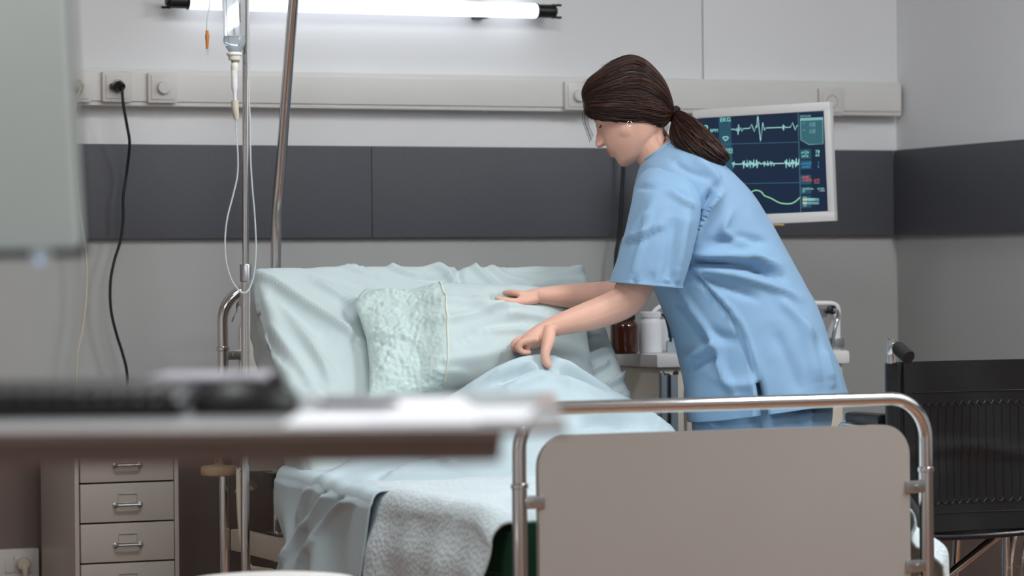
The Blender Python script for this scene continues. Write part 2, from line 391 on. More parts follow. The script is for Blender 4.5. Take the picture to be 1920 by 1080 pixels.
for x, u, xp in ((BX0, 968, fpx0), (BX1, 1735, fpx1)):
    collar(x, BYF, PY(u, 912 if x == BX0 else 880, BYF).z, ff)
    clip(x, xp, BYF, .597, fp); clip(x, xp, BYF, .428, fp)
for x, xp in ((BX0, BX0+.045), (BX1, BX1-.045)):
    zc_ = PY(420, 654, BYH).z
    collar(x, BYH, zc_, hf); clip(x, xp, BYH, zc_-.016, hp)
build('sleeve', MB().tube([(BX0, BYF, .09), (BX0, BYF, PY(968, 914, BYF).z)], TR+.0012, 20), 'chrome', ff)
build('sleeve', MB().tube([(BX1, BYF, .09), (BX1, BYF, PY(1735, 882, BYF).z)], TR+.0012, 20), 'chrome', ff)
for x in (BX0+.03, BX1-.03):
    build('side_rail', MB().box((x-.018, BYF+.01, .345), (x+.018, BYH-.01, .40), .004), 'cream', bed)
for y in (5.9, 6.4, 6.85, 7.4):
    build('cross_bar', MB().box((BX0+.045, y-.02, .35), (BX1-.045, y+.02, .39), .003), 'cream', bed)
build('mattress_deck', MB().box((BX0+.05, BYF+.05, .395), (BX1-.05, 6.84, .412), .003), 'steel_dark', bed)
for x in (BX0, BX1):
    for y in (BYF, BYH):
        build('caster', MB().lathe([(.038, -.015), (.045, -.01), (.045, .01), (.038, .015)], (x, y, .045), 24, (1, 0, 0)).box((x-.02, y-.012, .05), (x+.02, y+.012, .1), .003), 'rubber', bed)
bp = PY(414, 881, BYH)
build('bumper_roller', MB().lathe([(.03, -.014), (.046, -.012), (.049, -.006), (.049, .006), (.046, .012), (.03, .014), (.012, .016), (.012, .03), (.016, .031), (.016, .036)], (bp.x-.01, bp.y-.02, bp.z), 28), 'beige_rubber', bed)
build('bumper_arm', MB().box((bp.x-.02, bp.y-.03, bp.z+.02), (BX0+.01, bp.y-.01, bp.z+.034), .003).box((BX0-.01, bp.y-.03, bp.z+.01), (BX0+.012, bp.y+.02, bp.z+.045), .003), 'steel_dark', bed)
hk = PX(512, 900, BX0-.03)
build('hinge_knob', MB().box((BX0-.045, hk.y-.05, hk.z-.02), (BX0+.02, hk.y+.03, hk.z+.02), .006), 'black_plastic', bed)
# backrest deck under the raised mattress half
HY, HZ, BA = 6.82, .57, math.atan2(.52, .45)
ET = Vector((0, math.cos(BA), math.sin(BA))); EN = Vector((0, -math.sin(BA), math.cos(BA)))
BL = math.hypot(.52, .45)
def BR(x, t, n): return Vector((x, HY, HZ)) + ET*t + EN*n
def planepx(u, v, n=0):
    r = ray(u, v); o = Vector((0, HY, HZ))+EN*n; k = (o-CAM).dot(EN)/r.dot(EN); p = CAM+r*k
    return p.x, (p-o).dot(ET)
dm = MB(); rot = Matrix.Translation(Vector((0, HY, HZ))) @ Matrix(((1, 0, 0), (0, math.cos(BA), -math.sin(BA)), (0, math.sin(BA), math.cos(BA)))).to_4x4()
dm.box((BX0+.05, .02, -.165), (BX1-.09, BL-.02, -.148), .003, rot)
build('backrest_deck', dm, 'cream', bed)
for x in (BX0+.12, BX1-.16): build('backrest_strut', MB().tube([(x, 7.28, .40), BR(x, .4, -.16)], .011, 10), 'brushed', bed)
# trapeze pole at the bed head
tp = [PY(516, 760, 7.72), PY(516, 620, 7.72), PY(517, 500, 7.72), PY(518, 430, 7.715), PY(521, 370, 7.70), PY(528, 290, 7.68), PY(543, 90, 7.62), PY(552, -20, 7.59)]
tp = [Vector((tp[1].x, 7.72, .3))] + tp[1:]
pl_ = thing('trapeze_pole', (tp[0].x, 7.72, .3), 'tall leaning chrome pole rising behind the bed head', 'pole')
build('pole', MB().tube([Vector(p) for p in spl(tp, 6)]+[tp[-1]+(tp[-1]-tp[-2])*5, tp[-1]+(tp[-1]-tp[-2])*5.5+Vector((0, -.2, -.02))], .0142, 16), 'chrome', pl_)
for z in (.5, .34): build('bracket', MB().box((tp[0].x-.03, BYH+.010, z), (tp[0].x+.03, 7.735, z+.04), .004), 'brushed', pl_)
# ------------------------------------------------------------------ drip stand
ix, iy = 2.245, 7.0
def ivp(u, v, dy=0): return PY(u, v, iy+dy)
ib = Vector((ivp(460, 1000).x, iy, 0)); itop = ivp(461, 0)
iv = thing('drip_stand', ib, 'chrome drip stand pole standing left of the bed', 'drip stand')
zs = ivp(461, 512).z
xt = itop.x
build('lower_pole', MB().tube([(ib.x, iy, .06), (ib.x, iy, .45), (ib.x+(xt-ib.x)*(zs-.45)/(itop.z-.45), iy, zs)], .0112, 16), 'chrome', iv)
tl = lambda z: ib.x+(xt-ib.x)*(z-.45)/(itop.z-.45)
build('upper_pole', MB().tube([(tl(zs-.02), iy, zs-.02), (tl(zs+.5), iy, zs+.5), (tl(2.05), iy, 2.05)], .0084, 16), 'chrome', iv)
build('height_clamp', MB().lathe([(.012, -.022), (.0138, -.02), (.0138, .018), (.0125, .021), (.009, .022)], (tl(zs), iy, zs), 20), 'brushed', iv)
build('hook_bar', MB().tube([(tl(2.05)-.09, iy, 2.06), (tl(2.05)-.08, iy, 2.04), (tl(2.05), iy, 2.05), (tl(2.05)+.08, iy, 2.04), (tl(2.05)+.09, iy, 2.06)], .004, 8), 'chrome', iv)
for k in range(5):
    a = math.radians(18+72*k); e = Vector((ib.x+.25*math.cos(a), iy+.25*math.sin(a), .06))
    build('base_leg', MB().tube([(ib.x, iy, .1), (ib.x+.04*math.cos(a), iy+.04*math.sin(a), .095), e], .011, 10), 'chrome', iv)
    build('caster', MB().lathe([(.02, -.009), (.025, -.006), (.025, .006), (.02, .009)], (e.x, e.y, .025), 16, (math.sin(a), -math.cos(a), 0)).tube([(e.x, e.y, .025), (e.x, e.y, .07)], .006, 8), 'rubber', iv)
# drip bag and line
yb = -.03
def bp_(u, v): return ivp(u, v, yb)
bag = thing('drip_bag', bp_(438, 110), 'clear drip bag hanging from the drip stand with its tubing', 'drip bag')
def ringpx(u0, u1, v, dep, n=24, e=2.2):
    a = bp_(u0, v); b = bp_(u1, v); c = (a+b)/2; h = (b.x-a.x)/2
    return [Vector((c.x+h*math.copysign(abs(math.cos(q))**(2/e), math.cos(q)), c.y+dep*math.copysign(abs(math.sin(q))**(2/e), math.sin(q)), c.z)) for q in [2*math.pi*i/n for i in range(n)]]
build('bag_film', MB().loft([ringpx(418, 456, -170, .004), ringpx(414, 459, -140, .02), ringpx(415, 459, -60, .026), ringpx(417, 459, 0, .024), ringpx(419, 459, 40, .02), ringpx(420, 459, 68, .016)]), 'clear', bag)
build('bag_bottom', MB().loft([ringpx(420, 459, 68, .018), ringpx(419, 459, 76, .021), ringpx(421, 458, 84, .021), ringpx(427, 453, 93, .016), ringpx(430, 451, 98, .013)]), 'saline', bag)
build('port', MB().loft([ringpx(427, 452, 98, .0145), ringpx(425, 453, 100, .016), ringpx(425, 453, 103, .016), ringpx(428, 451, 105, .013), ringpx(429, 450, 112, .012), ringpx(433, 448, 114, .009)]), 'ivwhite', bag)
build('seal', MB().loft([ringpx(433, 449, 113, .009), ringpx(434, 448, 117, .008)]), 'brass', bag)
build('spike', MB().loft([ringpx(435, 446, 117, .007), ringpx(433, 447, 121, .009), ringpx(433, 447, 127, .009), ringpx(434, 446, 132, .007), ringpx(433, 445, 134, .007), ringpx(434, 445, 147, .007)]), 'ivwhite', bag)
build('drip_chamber', MB().loft([ringpx(434, 445, 147, .007), ringpx(434, 445, 166, .007), ringpx(436, 444, 170, .005), ringpx(437, 443, 178, .004), ringpx(438, 444, 188, .004)]), 'white_plastic', bag)
build('roller_clamp', MB().loft([ringpx(434, 447, 188, .008), ringpx(434, 447, 200, .009), ringpx(437, 448, 216, .008), ringpx(439, 447, 224, .006)]), 'cream_cord', bag)
ln = [bp_(u, v) for u, v in ((442, 222), (443, 250), (446, 290), (445, 330), (436, 370), (426, 410), (422, 450), (424, 490), (433, 522), (445, 541), (457, 549), (467, 542), (476, 515), (480, 470), (478, 410), (473, 350), (470, 300), (469, 240), (467, 180), (465, 110), (465, 40), (466, -40))]
build('tubing', MB().tube([Vector(p) for p in spl(ln, 6)], .0021, 8), 'tubing', bag)
ln2 = [bp_(u, v) for u, v in ((405, -90), (396, -30), (393, 10), (389, 35), (388, 58))]
build('side_tubing', MB().tube([Vector(p) for p in spl(ln2, 6)]+[bp_(388, 62)], .0018, 8), 'tubing', bag)
build('orange_connector', MB().loft([ringpx(386, 391, 57, .0033), ringpx(385.5, 391.5, 64, .0038), ringpx(384.5, 392.5, 68, .005), ringpx(385.5, 391.5, 78, .0038), ringpx(386.5, 390.5, 92, .003)]), 'orange', bag)
build('connector_tip', MB().loft([ringpx(386.5, 390.5, 92, .003), ringpx(385.5, 390.5, 101, .003), ringpx(387, 389.5, 110, .0016)]), 'clear', bag)
# white drain hose hanging by the drip stand foot
hs = [PY(u, v, 7.25) for u, v in ((447, 880), (448, 940), (451, 990), (456, 1030), (468, 1062), (490, 1068), (520, 1075), (545, 1110))]
t = thing('pale_hose', hs[-1], 'pale hose hanging behind the drip stand pole low by the bed', 'hose')
build('hose', MB().tube([BX0*0*Vector()+Vector((bp.x+.035, 7.6, .5)), Vector((bp.x+.035, 7.45, .52))]+[Vector(p) for p in spl(hs, 6)]+[Vector((2.42, 7.2, .25)), Vector((2.5, 7.2, .36))], .0065, 10), 'cream_cord', t)

# ------------------------------------------------------------------ trolley with bottles
ty0, ty1 = 7.45, 7.80
tx0 = PY(1233, 690, ty0).x; tx1 = PY(1586, 700, 7.45).x
tzt = PY(1233, 664, ty0).z
tro = thing('equipment_trolley', ((tx0+tx1)/2, (ty0+ty1)/2, 0), 'cream equipment trolley with grey tray top behind the woman', 'trolley')
zb_ = PY(1233, 690, ty0).z
build('body', MB().box((tx0+.006, ty0+.006, .12), (tx1-.006, ty1-.006, zb_), .006), 'cream', tro)
build('tray_top', MB().box((tx0-.008, ty0-.012, zb_), (tx1+.008, ty1+.008, tzt), .009), 'monitor_frame', tro)
a = PY(1237, 703, ty0); b = PY(1268, 760, ty0)
rl = build('side_rail', MB().box((a.x, ty0-.012, .3), (a.x+.016, ty0+.006, a.z), .001).box((a.x+.028, ty0-.012, .3), (b.x, ty0+.006, a.z), .001), 'slate', tro)
build('rail_slot', MB().box((a.x+.015, ty0-.004, .3), (a.x+.029, ty0+.006, a.z+.004), .001), 'steel_dark', rl)
for u in (1242, 1268):
    q = PY(u, 691.5, ty0)
    build('bolt', MB().lathe([(.007, 0), (.007, .004), (.0045, .006), (.0045, .004), (0, .004)], (q.x, ty0+.004, q.z-.012), 14, (0, -1, 0)), 'brushed' if u == 1242 else 'steel_dark', tro)
q = PY(1285, 700, ty0).x
for z0, z1 in ((.62, .745), (.48, .6), (.30, .46), (.14, .28)):
    d = build('drawer', MB().box((q, ty0-.008, z0), (tx1-.06, ty0+.01, z1), .003), 'slate' if z0 == .48 else 'cream', tro)
    build('knob', MB().lathe([(.006, 0), (.006, .008), (.013, .014), (.013, .02), (.008, .024)], (q+.03, ty0-.008, (z0+z1)/2), 16, (0, -1, 0)), 'white_plastic', d)
    build('knob', MB().lathe([(.006, 0), (.006, .008), (.013, .014), (.013, .02), (.008, .024)], (tx1-.12, ty0-.008, (z0+z1)/2), 16, (0, -1, 0)), 'white_plastic', d)
for x in (tx0+.05, tx1-.05):
    for y in (ty0+.05, ty1-.05):
        build('caster', MB().lathe([(.04, -.014), (.05, -.01), (.05, .01), (.04, .014)], (x, y, .05), 20, (1, 0, 0)).box((x-.012, y-.012, .05), (x+.012, y+.012, .125), .003), 'rubber', tro)
# upright handle frame at the trolley's right end
cy = 7.50
c0 = PY(1567, 572, cy); x1 = PY(1574, 640, cy).x
build('upright', MB().box((x1-.022, cy-.008, .4), (x1, cy+.03, c0.z-.012), .004), 'white_plastic', tro)
fr = [PY(u, v, cy) for u, v in ((1380, 569), (1440, 569), (1500, 569), (1545, 569), (1562, 570), (1570, 576), (1572, 590))]
build('top_bar', MB().tube([Vector(p) for p in spl(fr, 5)], .0075, 12), 'monitor_frame', tro)
k0 = PY(1528, 578, cy-.01); k1 = PY(1552, 594, cy-.01)
build('handle_housing', MB().box((k0.x-.1, cy-.012, k1.z), (k1.x, cy+.02, k0.z), .003), 'brushed', tro)
lv = [PY(u, v, cy-.03) for u, v in ((1561, 581), (1570, 584), (1571, 596), (1566, 615), (1561, 640), (1556, 665), (1550, 690))]
build('lever', MB().tube([Vector(p) for p in spl(lv, 5)], .0055, 10), 'chrome', tro)
pv = PY(1560, 581, cy-.02)
build('pivot', MB().lathe([(.013, 0), (.013, .012), (.009, .016), (.009, .012), (0, .012)], (pv.x, cy-.012, pv.z), 18, (0, -1, 0)), 'steel_dark', tro)
k0 = PY(1563, 634, cy-.01); k1 = PY(1581, 651, cy-.01)
build('cable_clip', MB().box((k0.x, cy-.018, k1.z), (k1.x, cy+.02, k0.z), .002), 'brushed', tro)
# bottles on the trolley
def on_tray(u, vbase):
    q = PY(u, vbase, 7.55); return Vector((q.x, q.y, tzt))
def bottle(c, r, h, body, capm, capr, caph, label, name, neck=.74):
    t = thing(name, c, label, 'bottle')
    build('body', MB().lathe([(r*.86, 0), (r*.97, .003), (r, .009), (r, h*.80), (r*.97, h*.86), (r*.86, h*.92), (r*neck, h*.965), (r*neck, h)], c, 32), body, t)
    cp = MB(); n = 40
    cp.lathe([(capr, h-.002), (capr, h+caph*.9), (capr*.95, h+caph), (0, h+caph)], c, 40)
    for j in range(n):
        a = 2*math.pi*j/n; cp.box((-.0006, -.0006, h), (.0006, .0006, h+caph*.85), 0, Matrix.Translation(c+Vector((capr*math.cos(a), capr*math.sin(a), 0))))
    build('cap', cp, capm, t); return t
ay = 7.52; aw = PY(1179, 600, ay)
k = (PY(1206, 600, ay).x-PY(1154, 600, ay).x)/2
hz = lambda v, y: PY(1180, v, y).z
bottle(Vector((aw.x, ay+.03, tzt)), k*.93, hz(594, ay)-hz(658, ay), 'amber', 'black_plastic', k*.7, .017, 'dark amber medicine bottle with black cap on the trolley', 'amber_bottle')
k2 = (PY(1248, 600, ay).x-PY(1206, 600, ay).x)/2; aw = PY(1227, 600, ay)
bottle(Vector((aw.x+.002, ay+.03, tzt)), k2*.95, hz(588, ay)-hz(657, ay), 'white_plastic', 'white_plastic', k2*.84, .014, 'white plastic pill bottle beside the amber bottle', 'pill_bottle', .8)
q = PY(1222, 585, 7.7)
t = thing('white_jug', Vector((q.x+.04, 7.70, tzt)), 'white jug with arched handle behind the pill bottle', 'jug')
c = Vector((q.x+.05, 7.70, tzt))
build('body', MB().lathe([(.05, 0), (.055, .004), (.058, .06), (.056, .085), (.05, .09)], c, 28), 'white_plastic', t)
build('handle', MB().tube([Vector(p) for p in spl([(c.x-.05, c.y, tzt+.07), (c.x-.048, c.y, tzt+.105), (c.x-.02, c.y, tzt+.128), (c.x+.02, c.y, tzt+.128), (c.x+.048, c.y, tzt+.105), (c.x+.05, c.y, tzt+.07)], 6)], .006, 10), 'white_plastic', t)
q = PY(1259, 657, 7.58); c = Vector((q.x+.006, 7.58, tzt))
t = thing('blue_sprayer', c, 'small clear bottle with blue top beside the pill bottle', 'bottle')
build('body', MB().lathe([(.018, 0), (.02, .004), (.02, .03), (.012, .036), (.011, .042)], c, 20), 'saline', t)
build('blue_top', MB().lathe([(.013, .04), (.015, .044), (.015, .066), (.01, .076), (.006, .08)], c, 20), 'blue_plastic', t)
build('dark_hose', MB().tube([Vector(p) for p in spl([c+Vector((-.012, -.01, .03)), c+Vector((-.02, -.014, .06)), c+Vector((-.03, -.01, .10)), c+Vector((-.03, .03, .105))], 5)], .0035, 8), 'black_cord', t)

# ------------------------------------------------------------------ patient monitor on a post
mc = P(1431, 303.5, 8.42)
mo = thing('patient_monitor', Vector((mc.x+.02, 7.66, tzt)), 'white framed patient monitor showing green heart traces', 'monitor')
# screen axes: corners from the photo give the facing; width and height are real sizes
TL = P(1299, 206.5, 8.56); TRc = P(1557, 190.5, 8.42); BRc = P(1565, 414.5, 8.42); BLc = TL+(BRc-TRc)*.985
ex = (TRc-TL); MW = ex.length; ex.normalize(); ez = (TRc-BRc); MH = ez.length; ez.normalize(); ez = (ez-ex*ez.dot(ex)).normalized(); en = ex.cross(ez)  # en points to the room
if en.dot(F0) > 0: en = -en
def S(a, b, n=0): return TL + ex*(a*MW) - ez*(b*MH) + en*n       # a,b in 0..1 from top left
def scbox(mb, a0, b0, a1, b1, n0, n1, bev=0):
    Mx = Matrix((ex, -ez, en)).transposed().to_4x4(); Mx.translation = TL
    return mb.box((a0*MW, b0*MH, n0), (a1*MW, b1*MH, n1), bev, Mx)
fa, fb0, fb1, fa1 = .028, .075, .915, .952
mb = MB(); scbox(mb, 0, 0, 1, fb0, -.03, .008, .004); scbox(mb, 0, fb1, 1, 1, -.03, .008, .004); scbox(mb, 0, fb0-.02, fa, fb1+.02, -.03, .008, .004); scbox(mb, fa1, fb0-.02, 1, fb1+.02, -.03, .008, .004)
build('bezel', mb, 'monitor_frame', mo)
build('back_shell', scbox(scbox(MB(), .02, .02, .98, .98, -.045, -.02, .008), .2, .2, .8, .8, -.075, -.04, .01), 'monitor_frame', mo)
scr = build('screen', scbox(MB(), fa-.004, fb0-.004, fa1+.004, fb1+.004, -.02, .001), 'scr_bg', mo)
# coordinates below are in the photo zoom (1280..1600 x 170..440, scale 4) on the screen plane
def sp(zx, zy, n=.0016):
    r = ray(1280+zx/4, 170+zy/4); k = (TL+en*n-CAM).dot(en)/r.dot(en); return CAM+r*k
def poly(pts, name, m, n=.0016): return build(name, MB().add([sp(x, y, n) for x, y in pts], [tuple(range(len(pts)))]), m, scr, 0)
def line(pts, wd, name, m, n=.0024):
    mb = MB(); P_ = [Vector((x, y)) for x, y in pts]; L = []; Rr = []
    for i, p in enumerate(P_):
        t = (P_[min(i+1, len(P_)-1)]-P_[max(i-1, 0)]); t = t.normalized() if t.length else Vector((1, 0)); nn = Vector((-t.y, t.x))*wd/2
        L.append(sp(*(p+nn), n)); Rr.append(sp(*(p-nn), n))
    return build(name, mb.loft([L, Rr], False, False), m, scr, 0)
def text(s, x, y, h, name, m, wscale=1.0, slope=-.05):
    cu = bpy.data.curves.new('t', 'FONT'); cu.body = s; cu.size = 1
    o = bpy.data.objects.new('t', cu); C.objects.link(o)
    dg = bpy.context.evaluated_depsgraph_get(); me = bpy.data.meshes.new_from_object(o.evaluated_get(dg))
    k = h/.70; mb = MB().add([sp(x+p.co.x*k*wscale, y-p.co.y*k+slope*p.co.x*k*wscale, .0028) for p in me.vertices], [tuple(f.vertices) for f in me.polygons])
    bpy.data.objects.remove(o); bpy.data.curves.remove(cu); bpy.data.meshes.remove(me)
    ob = build(name, mb, m, scr, 0)
    return ob
poly([(96, 168), (1060, 128), (1062, 158), (97, 190)], 'header_strip', 'scr_strip')
poly([(270, 190), (362, 186), (366, 400), (274, 408)], 'label_column', 'scr_strip')
poly([(272, 400), (368, 396), (380, 690), (290, 696)], 'label_column', 'scr_strip')
line([(97, 186), (500, 172), (1062, 154)], 4, 'divider_line', 'scr_line')
for y0, y1 in ((402, 386), (700, 690), (930, 916)): line([(280, y0), (876, y1)], 4, 'divider_line', 'scr_line')
line([(866, 158), (872, 420), (880, 700), (886, 916)], 6, 'divider_line', 'scr_line')
line([(880, 918), (1082, 908)], 4, 'divider_line', 'scr_line')
poly([(880, 206), (1050, 198), (1054, 400), (946, 406), (884, 370)], 'datalog_panel', 'scr_panel', .0014)
poly([(880, 206), (1048, 199), (1049, 219), (881, 226)], 'datalog_bar', 'scr_dim', .0018)
line([(882, 206), (886, 370), (946, 404), (1054, 399), (1050, 198)], 4, 'datalog_outline', 'scr_dim')
for y0, y1 in ((440, 515), (524, 590), (634, 706), (722, 776), (790, 880)): poly([(880, y0), (962, y0-3), (966, y1-3), (884, y1)], 'reading_panel', 'scr_strip', .0013)
text('EKG', 280, 234, 30, 'ekg_text', 'scr_text', 1.0); text('BPM', 204, 312, 24, 'bpm_text', 'scr_text', .95)
text('69', 118, 312, 52, 'rate_text', 'scr_text', 1.0)
text('BRAIN', 282, 458, 24, 'brain_text', 'scr_text', .95); text('WAVES', 300, 474, 14, 'brain_text', 'scr_text', 1.15)
text('DATALOG', 880, 198, 12, 'datalog_text', 'scr_trace', 1.0)
for k, y in enumerate((246, 297)):
    text('1:0%d' % (k+1), 896, y+4, 9, 'datalog_text', 'scr_dim')
    for r in range(3): text('00. 0000', 952, y+2+r*11, 9, 'datalog_text', 'scr_dim', .98)
text('srOs', 888, 474, 22, 'oxygen_text', 'scr_text', .95); text('78', 994, 470, 24, 'oxygen_text', 'scr_text')
text('wOs', 892, 500, 20, 'oxygen_text', 'scr_text', .95); text('44', 994, 496, 22, 'oxygen_text', 'scr_text')
text('srHzO', 890, 556, 20, 'pressure_text', 'scr_blue', .98); text('1', 1012, 550, 20, 'pressure_text', 'scr_blue')
text('wHzO', 894, 580, 18, 'pressure_text', 'scr_blue', .95); text('2', 1010, 578, 20, 'pressure_text', 'scr_blue')
text('NIBP', 894, 660, 18, 'nibp_text', 'scr_red'); text('114/75', 896, 684, 20, 'nibp_text', 'scr_red', .92); text('(67)', 984, 682, 20, 'nibp_text', 'scr_red', .95)
text('mmHg', 986, 697, 10, 'nibp_text', 'scr_dim', .95)
text('INTERVAL', 898, 746, 14, 'interval_text', 'scr_trace', .95); text('ET', 898, 764, 14, 'interval_text', 'scr_trace')
text('30 MIN', 1008, 742, 13, 'interval_text', 'scr_trace', .95); text('1 MIN', 1020, 758, 13, 'interval_text', 'scr_trace', .95)
text('MAX', 902, 805, 10, 'bar_text', 'scr_trace'); text('MIN', 904, 869, 10, 'bar_text', 'scr_trace')
for r, y in enumerate((806, 833)):
    for i in range(12):
        x = 902+i*10.2; poly([(x, y), (x+6.5, y-.4), (x+7, y+20), (x+.5, y+20.4)], 'level_bar', 'scr_cream' if i < 3+r*0 else ('scr_text' if (r == 0 and i < 9) else 'scr_dim'))
hx = [(322+19*(math.sin(a)**3), 358-18*(.8125*math.cos(a)-.3125*math.cos(2*a)-.125*math.cos(3*a)-.0625*math.cos(4*a))) for a in [2*math.pi*i/36 for i in range(37)]]
line(hx, 6, 'heart_symbol', 'scr_trace')
line([(364, 290), (392, 290), (400, 300), (406, 280), (411, 300), (416, 330), (420, 254), (426, 300), (434, 276), (446, 306), (454, 284), (470, 284), (504, 282), (516, 252), (538, 306), (552, 264), (556, 276), (563, 190), (584, 378), (601, 240), (615, 298), (622, 280), (742, 275), (750, 286), (754, 254), (757, 300), (763, 262), (770, 276), (808, 274), (823, 240), (846, 296), (856, 262), (866, 262)], 6, 'heart_trace', 'scr_trace')
wv = [(372, 550)]
for x0, x1, amp in ((374, 392, 30), (392, 452, 0), (452, 580, 42), (580, 606, 6), (606, 690, 28), (690, 770, 0), (770, 878, 46)):
    n = max(2, int((x1-x0)/5))
    for i in range(n):
        x = x0+(x1-x0)*i/n; e = amp*(.55+.45*math.sin(i*1.3))*(1 if i % 2 else -1); wv.append((x, 552-(x-372)*.018+e*.8))
line(wv, 7, 'brain_trace', 'scr_trace')
line(spl([(380, 850), (430, 840), (470, 810), (500, 776), (530, 752), (560, 748), (590, 760), (615, 788), (660, 806), (720, 838), (770, 848), (815, 846), (850, 828), (880, 800)], 6), 8, 'breath_trace', 'scr_green')
# post and foot of the monitor
q = S(.5, 1.0, -.05); fx = mo.location
build('neck', MB().tube([S(.5, .6, -.075), Vector((fx.x, fx.y, S(.5, .75, -.1).z)), Vector((fx.x, fx.y, tzt+.02))], .018, 16), 'brushed', mo)
build('base', MB().lathe([(.09, 0), (.09, .008), (.03, .018), (.02, .03)], (fx.x, fx.y, tzt), 28), 'brushed', mo)
q0 = P(1447, 422, 8.42); q1 = P(1470, 422, 8.42)
build('release_tab', MB().tube([q0+Vector((0, .02, .006)), q0, q1], .0035, 10), 'brass', mo)

# ------------------------------------------------------------------ wheelchair
wp = P(1668, 680, 7.0); WX0, WY = wp.x, wp.y; WX1 = WX0+.47; zbk1 = wp.z; zbk0 = P(1700, 1002, 7.0).z
wc = thing('wheelchair', ((WX0+WX1)/2, WY+.2, 0), 'black and chrome wheelchair seen from behind at the right', 'wheelchair')
n1, n2 = 44, 30
def upf(a, b, th):
    x = lerp(WX0, WX1, a); z = lerp(zbk0, zbk1, b); s = math.sin(math.pi*a)
    y = WY+.0155*th + s**.7*(.032+.012*math.sin(b*3.0)) - .004*math.sin(9*a+5*b)*s - .006*math.exp(-((a-.35)/.1)**2-((b-.35)/.15)**2)
    if th < 0: y = WY-.0155 + s**.7*(.03+.014*math.sin(b*3.0)) - .005*math.sin(8*a+6*b)*s*s - .008*s*math.exp(-((a-.3)/.12)**2-((b-.33)/.16)**2) - .006*s*math.exp(-((b-.44-.05*math.sin(4*a))/.03)**2)
    return Vector((x, y, z))
def upback(a, b): return upf(a, b, -1)
ring = []
mb = MB().grid(n1, n2, lambda a, b: upf(a, b, 1)).grid(n1, n2, upback)
bk = build('back_upholstery', mb, 'leather', wc, 60)
for s, X in ((-1, WX0), (1, WX1)):
    build('post_sleeve', MB().tube([(X-s*.008, WY, zbk0+.01), (X-s*.008, WY, zbk1-.002)], .0185, 20), 'leather', bk)
    build('seam', MB().tube([(X-s*.033, WY-.012+.004, zbk0+.01), (X-s*.033, WY-.010+.004, zbk1)], .0022, 6), 'black_plastic', bk)
    gx = X-s*.006
    hb = [(gx, WY, .2), (gx, WY, zbk1), (gx, WY, zbk1+.018), (gx, WY-.012, zbk1+.033), (gx, WY-.028, zbk1+.036), (gx, WY-.05, zbk1+.030)]
    build('push_tube', MB().tube([Vector(p) for p in spl(hb, 5)], .011, 14), 'chrome', wc)
    g = MB().tube([(gx, WY-.026, zbk1+.036), (gx, WY-.078, zbk1+.014)], .0145, 16)
    for k in range(7):
        f = k/6.5; c = Vector((gx, WY-.032-.045*f, zbk1+.033-.019*f)); g.lathe([(.0145, -.003), (.0165, -.0015), (.0165, .0015), (.0145, .003)], c, 16, (0, -.95, -.31))
    build('hand_grip', g, 'rubber', wc)
    za = P(1640, 782, 7.1).z
    build('arm_tube', MB().tube([Vector(p) for p in spl([(gx, WY+.01, za-.03), (gx, WY+.10, za-.03), (gx, WY+.20, za-.02), (gx, WY+.235, za-.028), (gx, WY+.25, za-.06), (gx, WY+.25, .48), (gx, WY+.25, .3)], 6)], .011, 12), 'chrome', wc)
    build('arm_pad', MB().box((gx-.022, WY+.03, za-.016), (gx+.022, WY+.19, za+.010), .009), 'leather', wc)
    build('arm_post', MB().tube([(gx, WY+.07, .45), (gx, WY+.07, za-.02)], .009, 10), 'chrome', wc)
    build('side_frame', MB().tube([(gx, WY, .47), (gx, WY+.42, .49), (gx, WY+.47, .44), (gx, WY+.5, .2)], .011, 12).tube([(gx, WY, .22), (gx, WY+.48, .22)], .011, 12), 'chrome', wc)
    build('side_guard', MB().box((gx-.002, WY+.03, .49), (gx+.002, WY+.24, za-.045), .001), 'leather', wc)
    wx = gx+s*.036; wcy = WY+.02
    whl = build('rear_wheel', MB().loft([[Vector((wx+.011*math.cos(b), wcy+(.285+.011*math.sin(b))*math.cos(a), .297+(.285+.011*math.sin(b))*math.sin(a))) for b in [2*math.pi*i/10 for i in range(10)]] for a in [2*math.pi*k/48 for k in range(49)]], False), 'rubber', wc)
    build('rim', MB().loft([[Vector((wx+.008*math.cos(b), wcy+(.268+.008*math.sin(b))*math.cos(a), .297+(.268+.008*math.sin(b))*math.sin(a))) for b in [2*math.pi*i/8 for i in range(8)]] for a in [2*math.pi*k/48 for k in range(49)]], False), 'chrome', whl)
    build('hand_rim', MB().loft([[Vector((wx+s*.02+.006*math.cos(b), wcy+(.25+.006*math.sin(b))*math.cos(a), .297+(.25+.006*math.sin(b))*math.sin(a))) for b in [2*math.pi*i/8 for i in range(8)]] for a in [2*math.pi*k/48 for k in range(49)]], False), 'chrome', whl)
    spk = MB().tube([(wx-.025, wcy, .297), (wx+.025, wcy, .297)], .02, 12)
    for k in range(16):
        a = 2*math.pi*k/16; spk.tube([(wx+(.015 if k % 2 else -.015), wcy+.018*math.cos(a), .297+.018*math.sin(a)), (wx, wcy+.265*math.cos(a+.15), .297+.265*math.sin(a+.15))], .0012, 5)
    build('spokes', spk, 'chrome', whl)
    build('caster', MB().lathe([(.07, -.013), (.08, -.008), (.08, .008), (.07, .013)], (gx, WY+.46, .08), 24, (1, 0, 0)).tube([(gx, WY+.46, .08), (gx, WY+.5, .22)], .009, 10), 'rubber', wc)
st = MB()
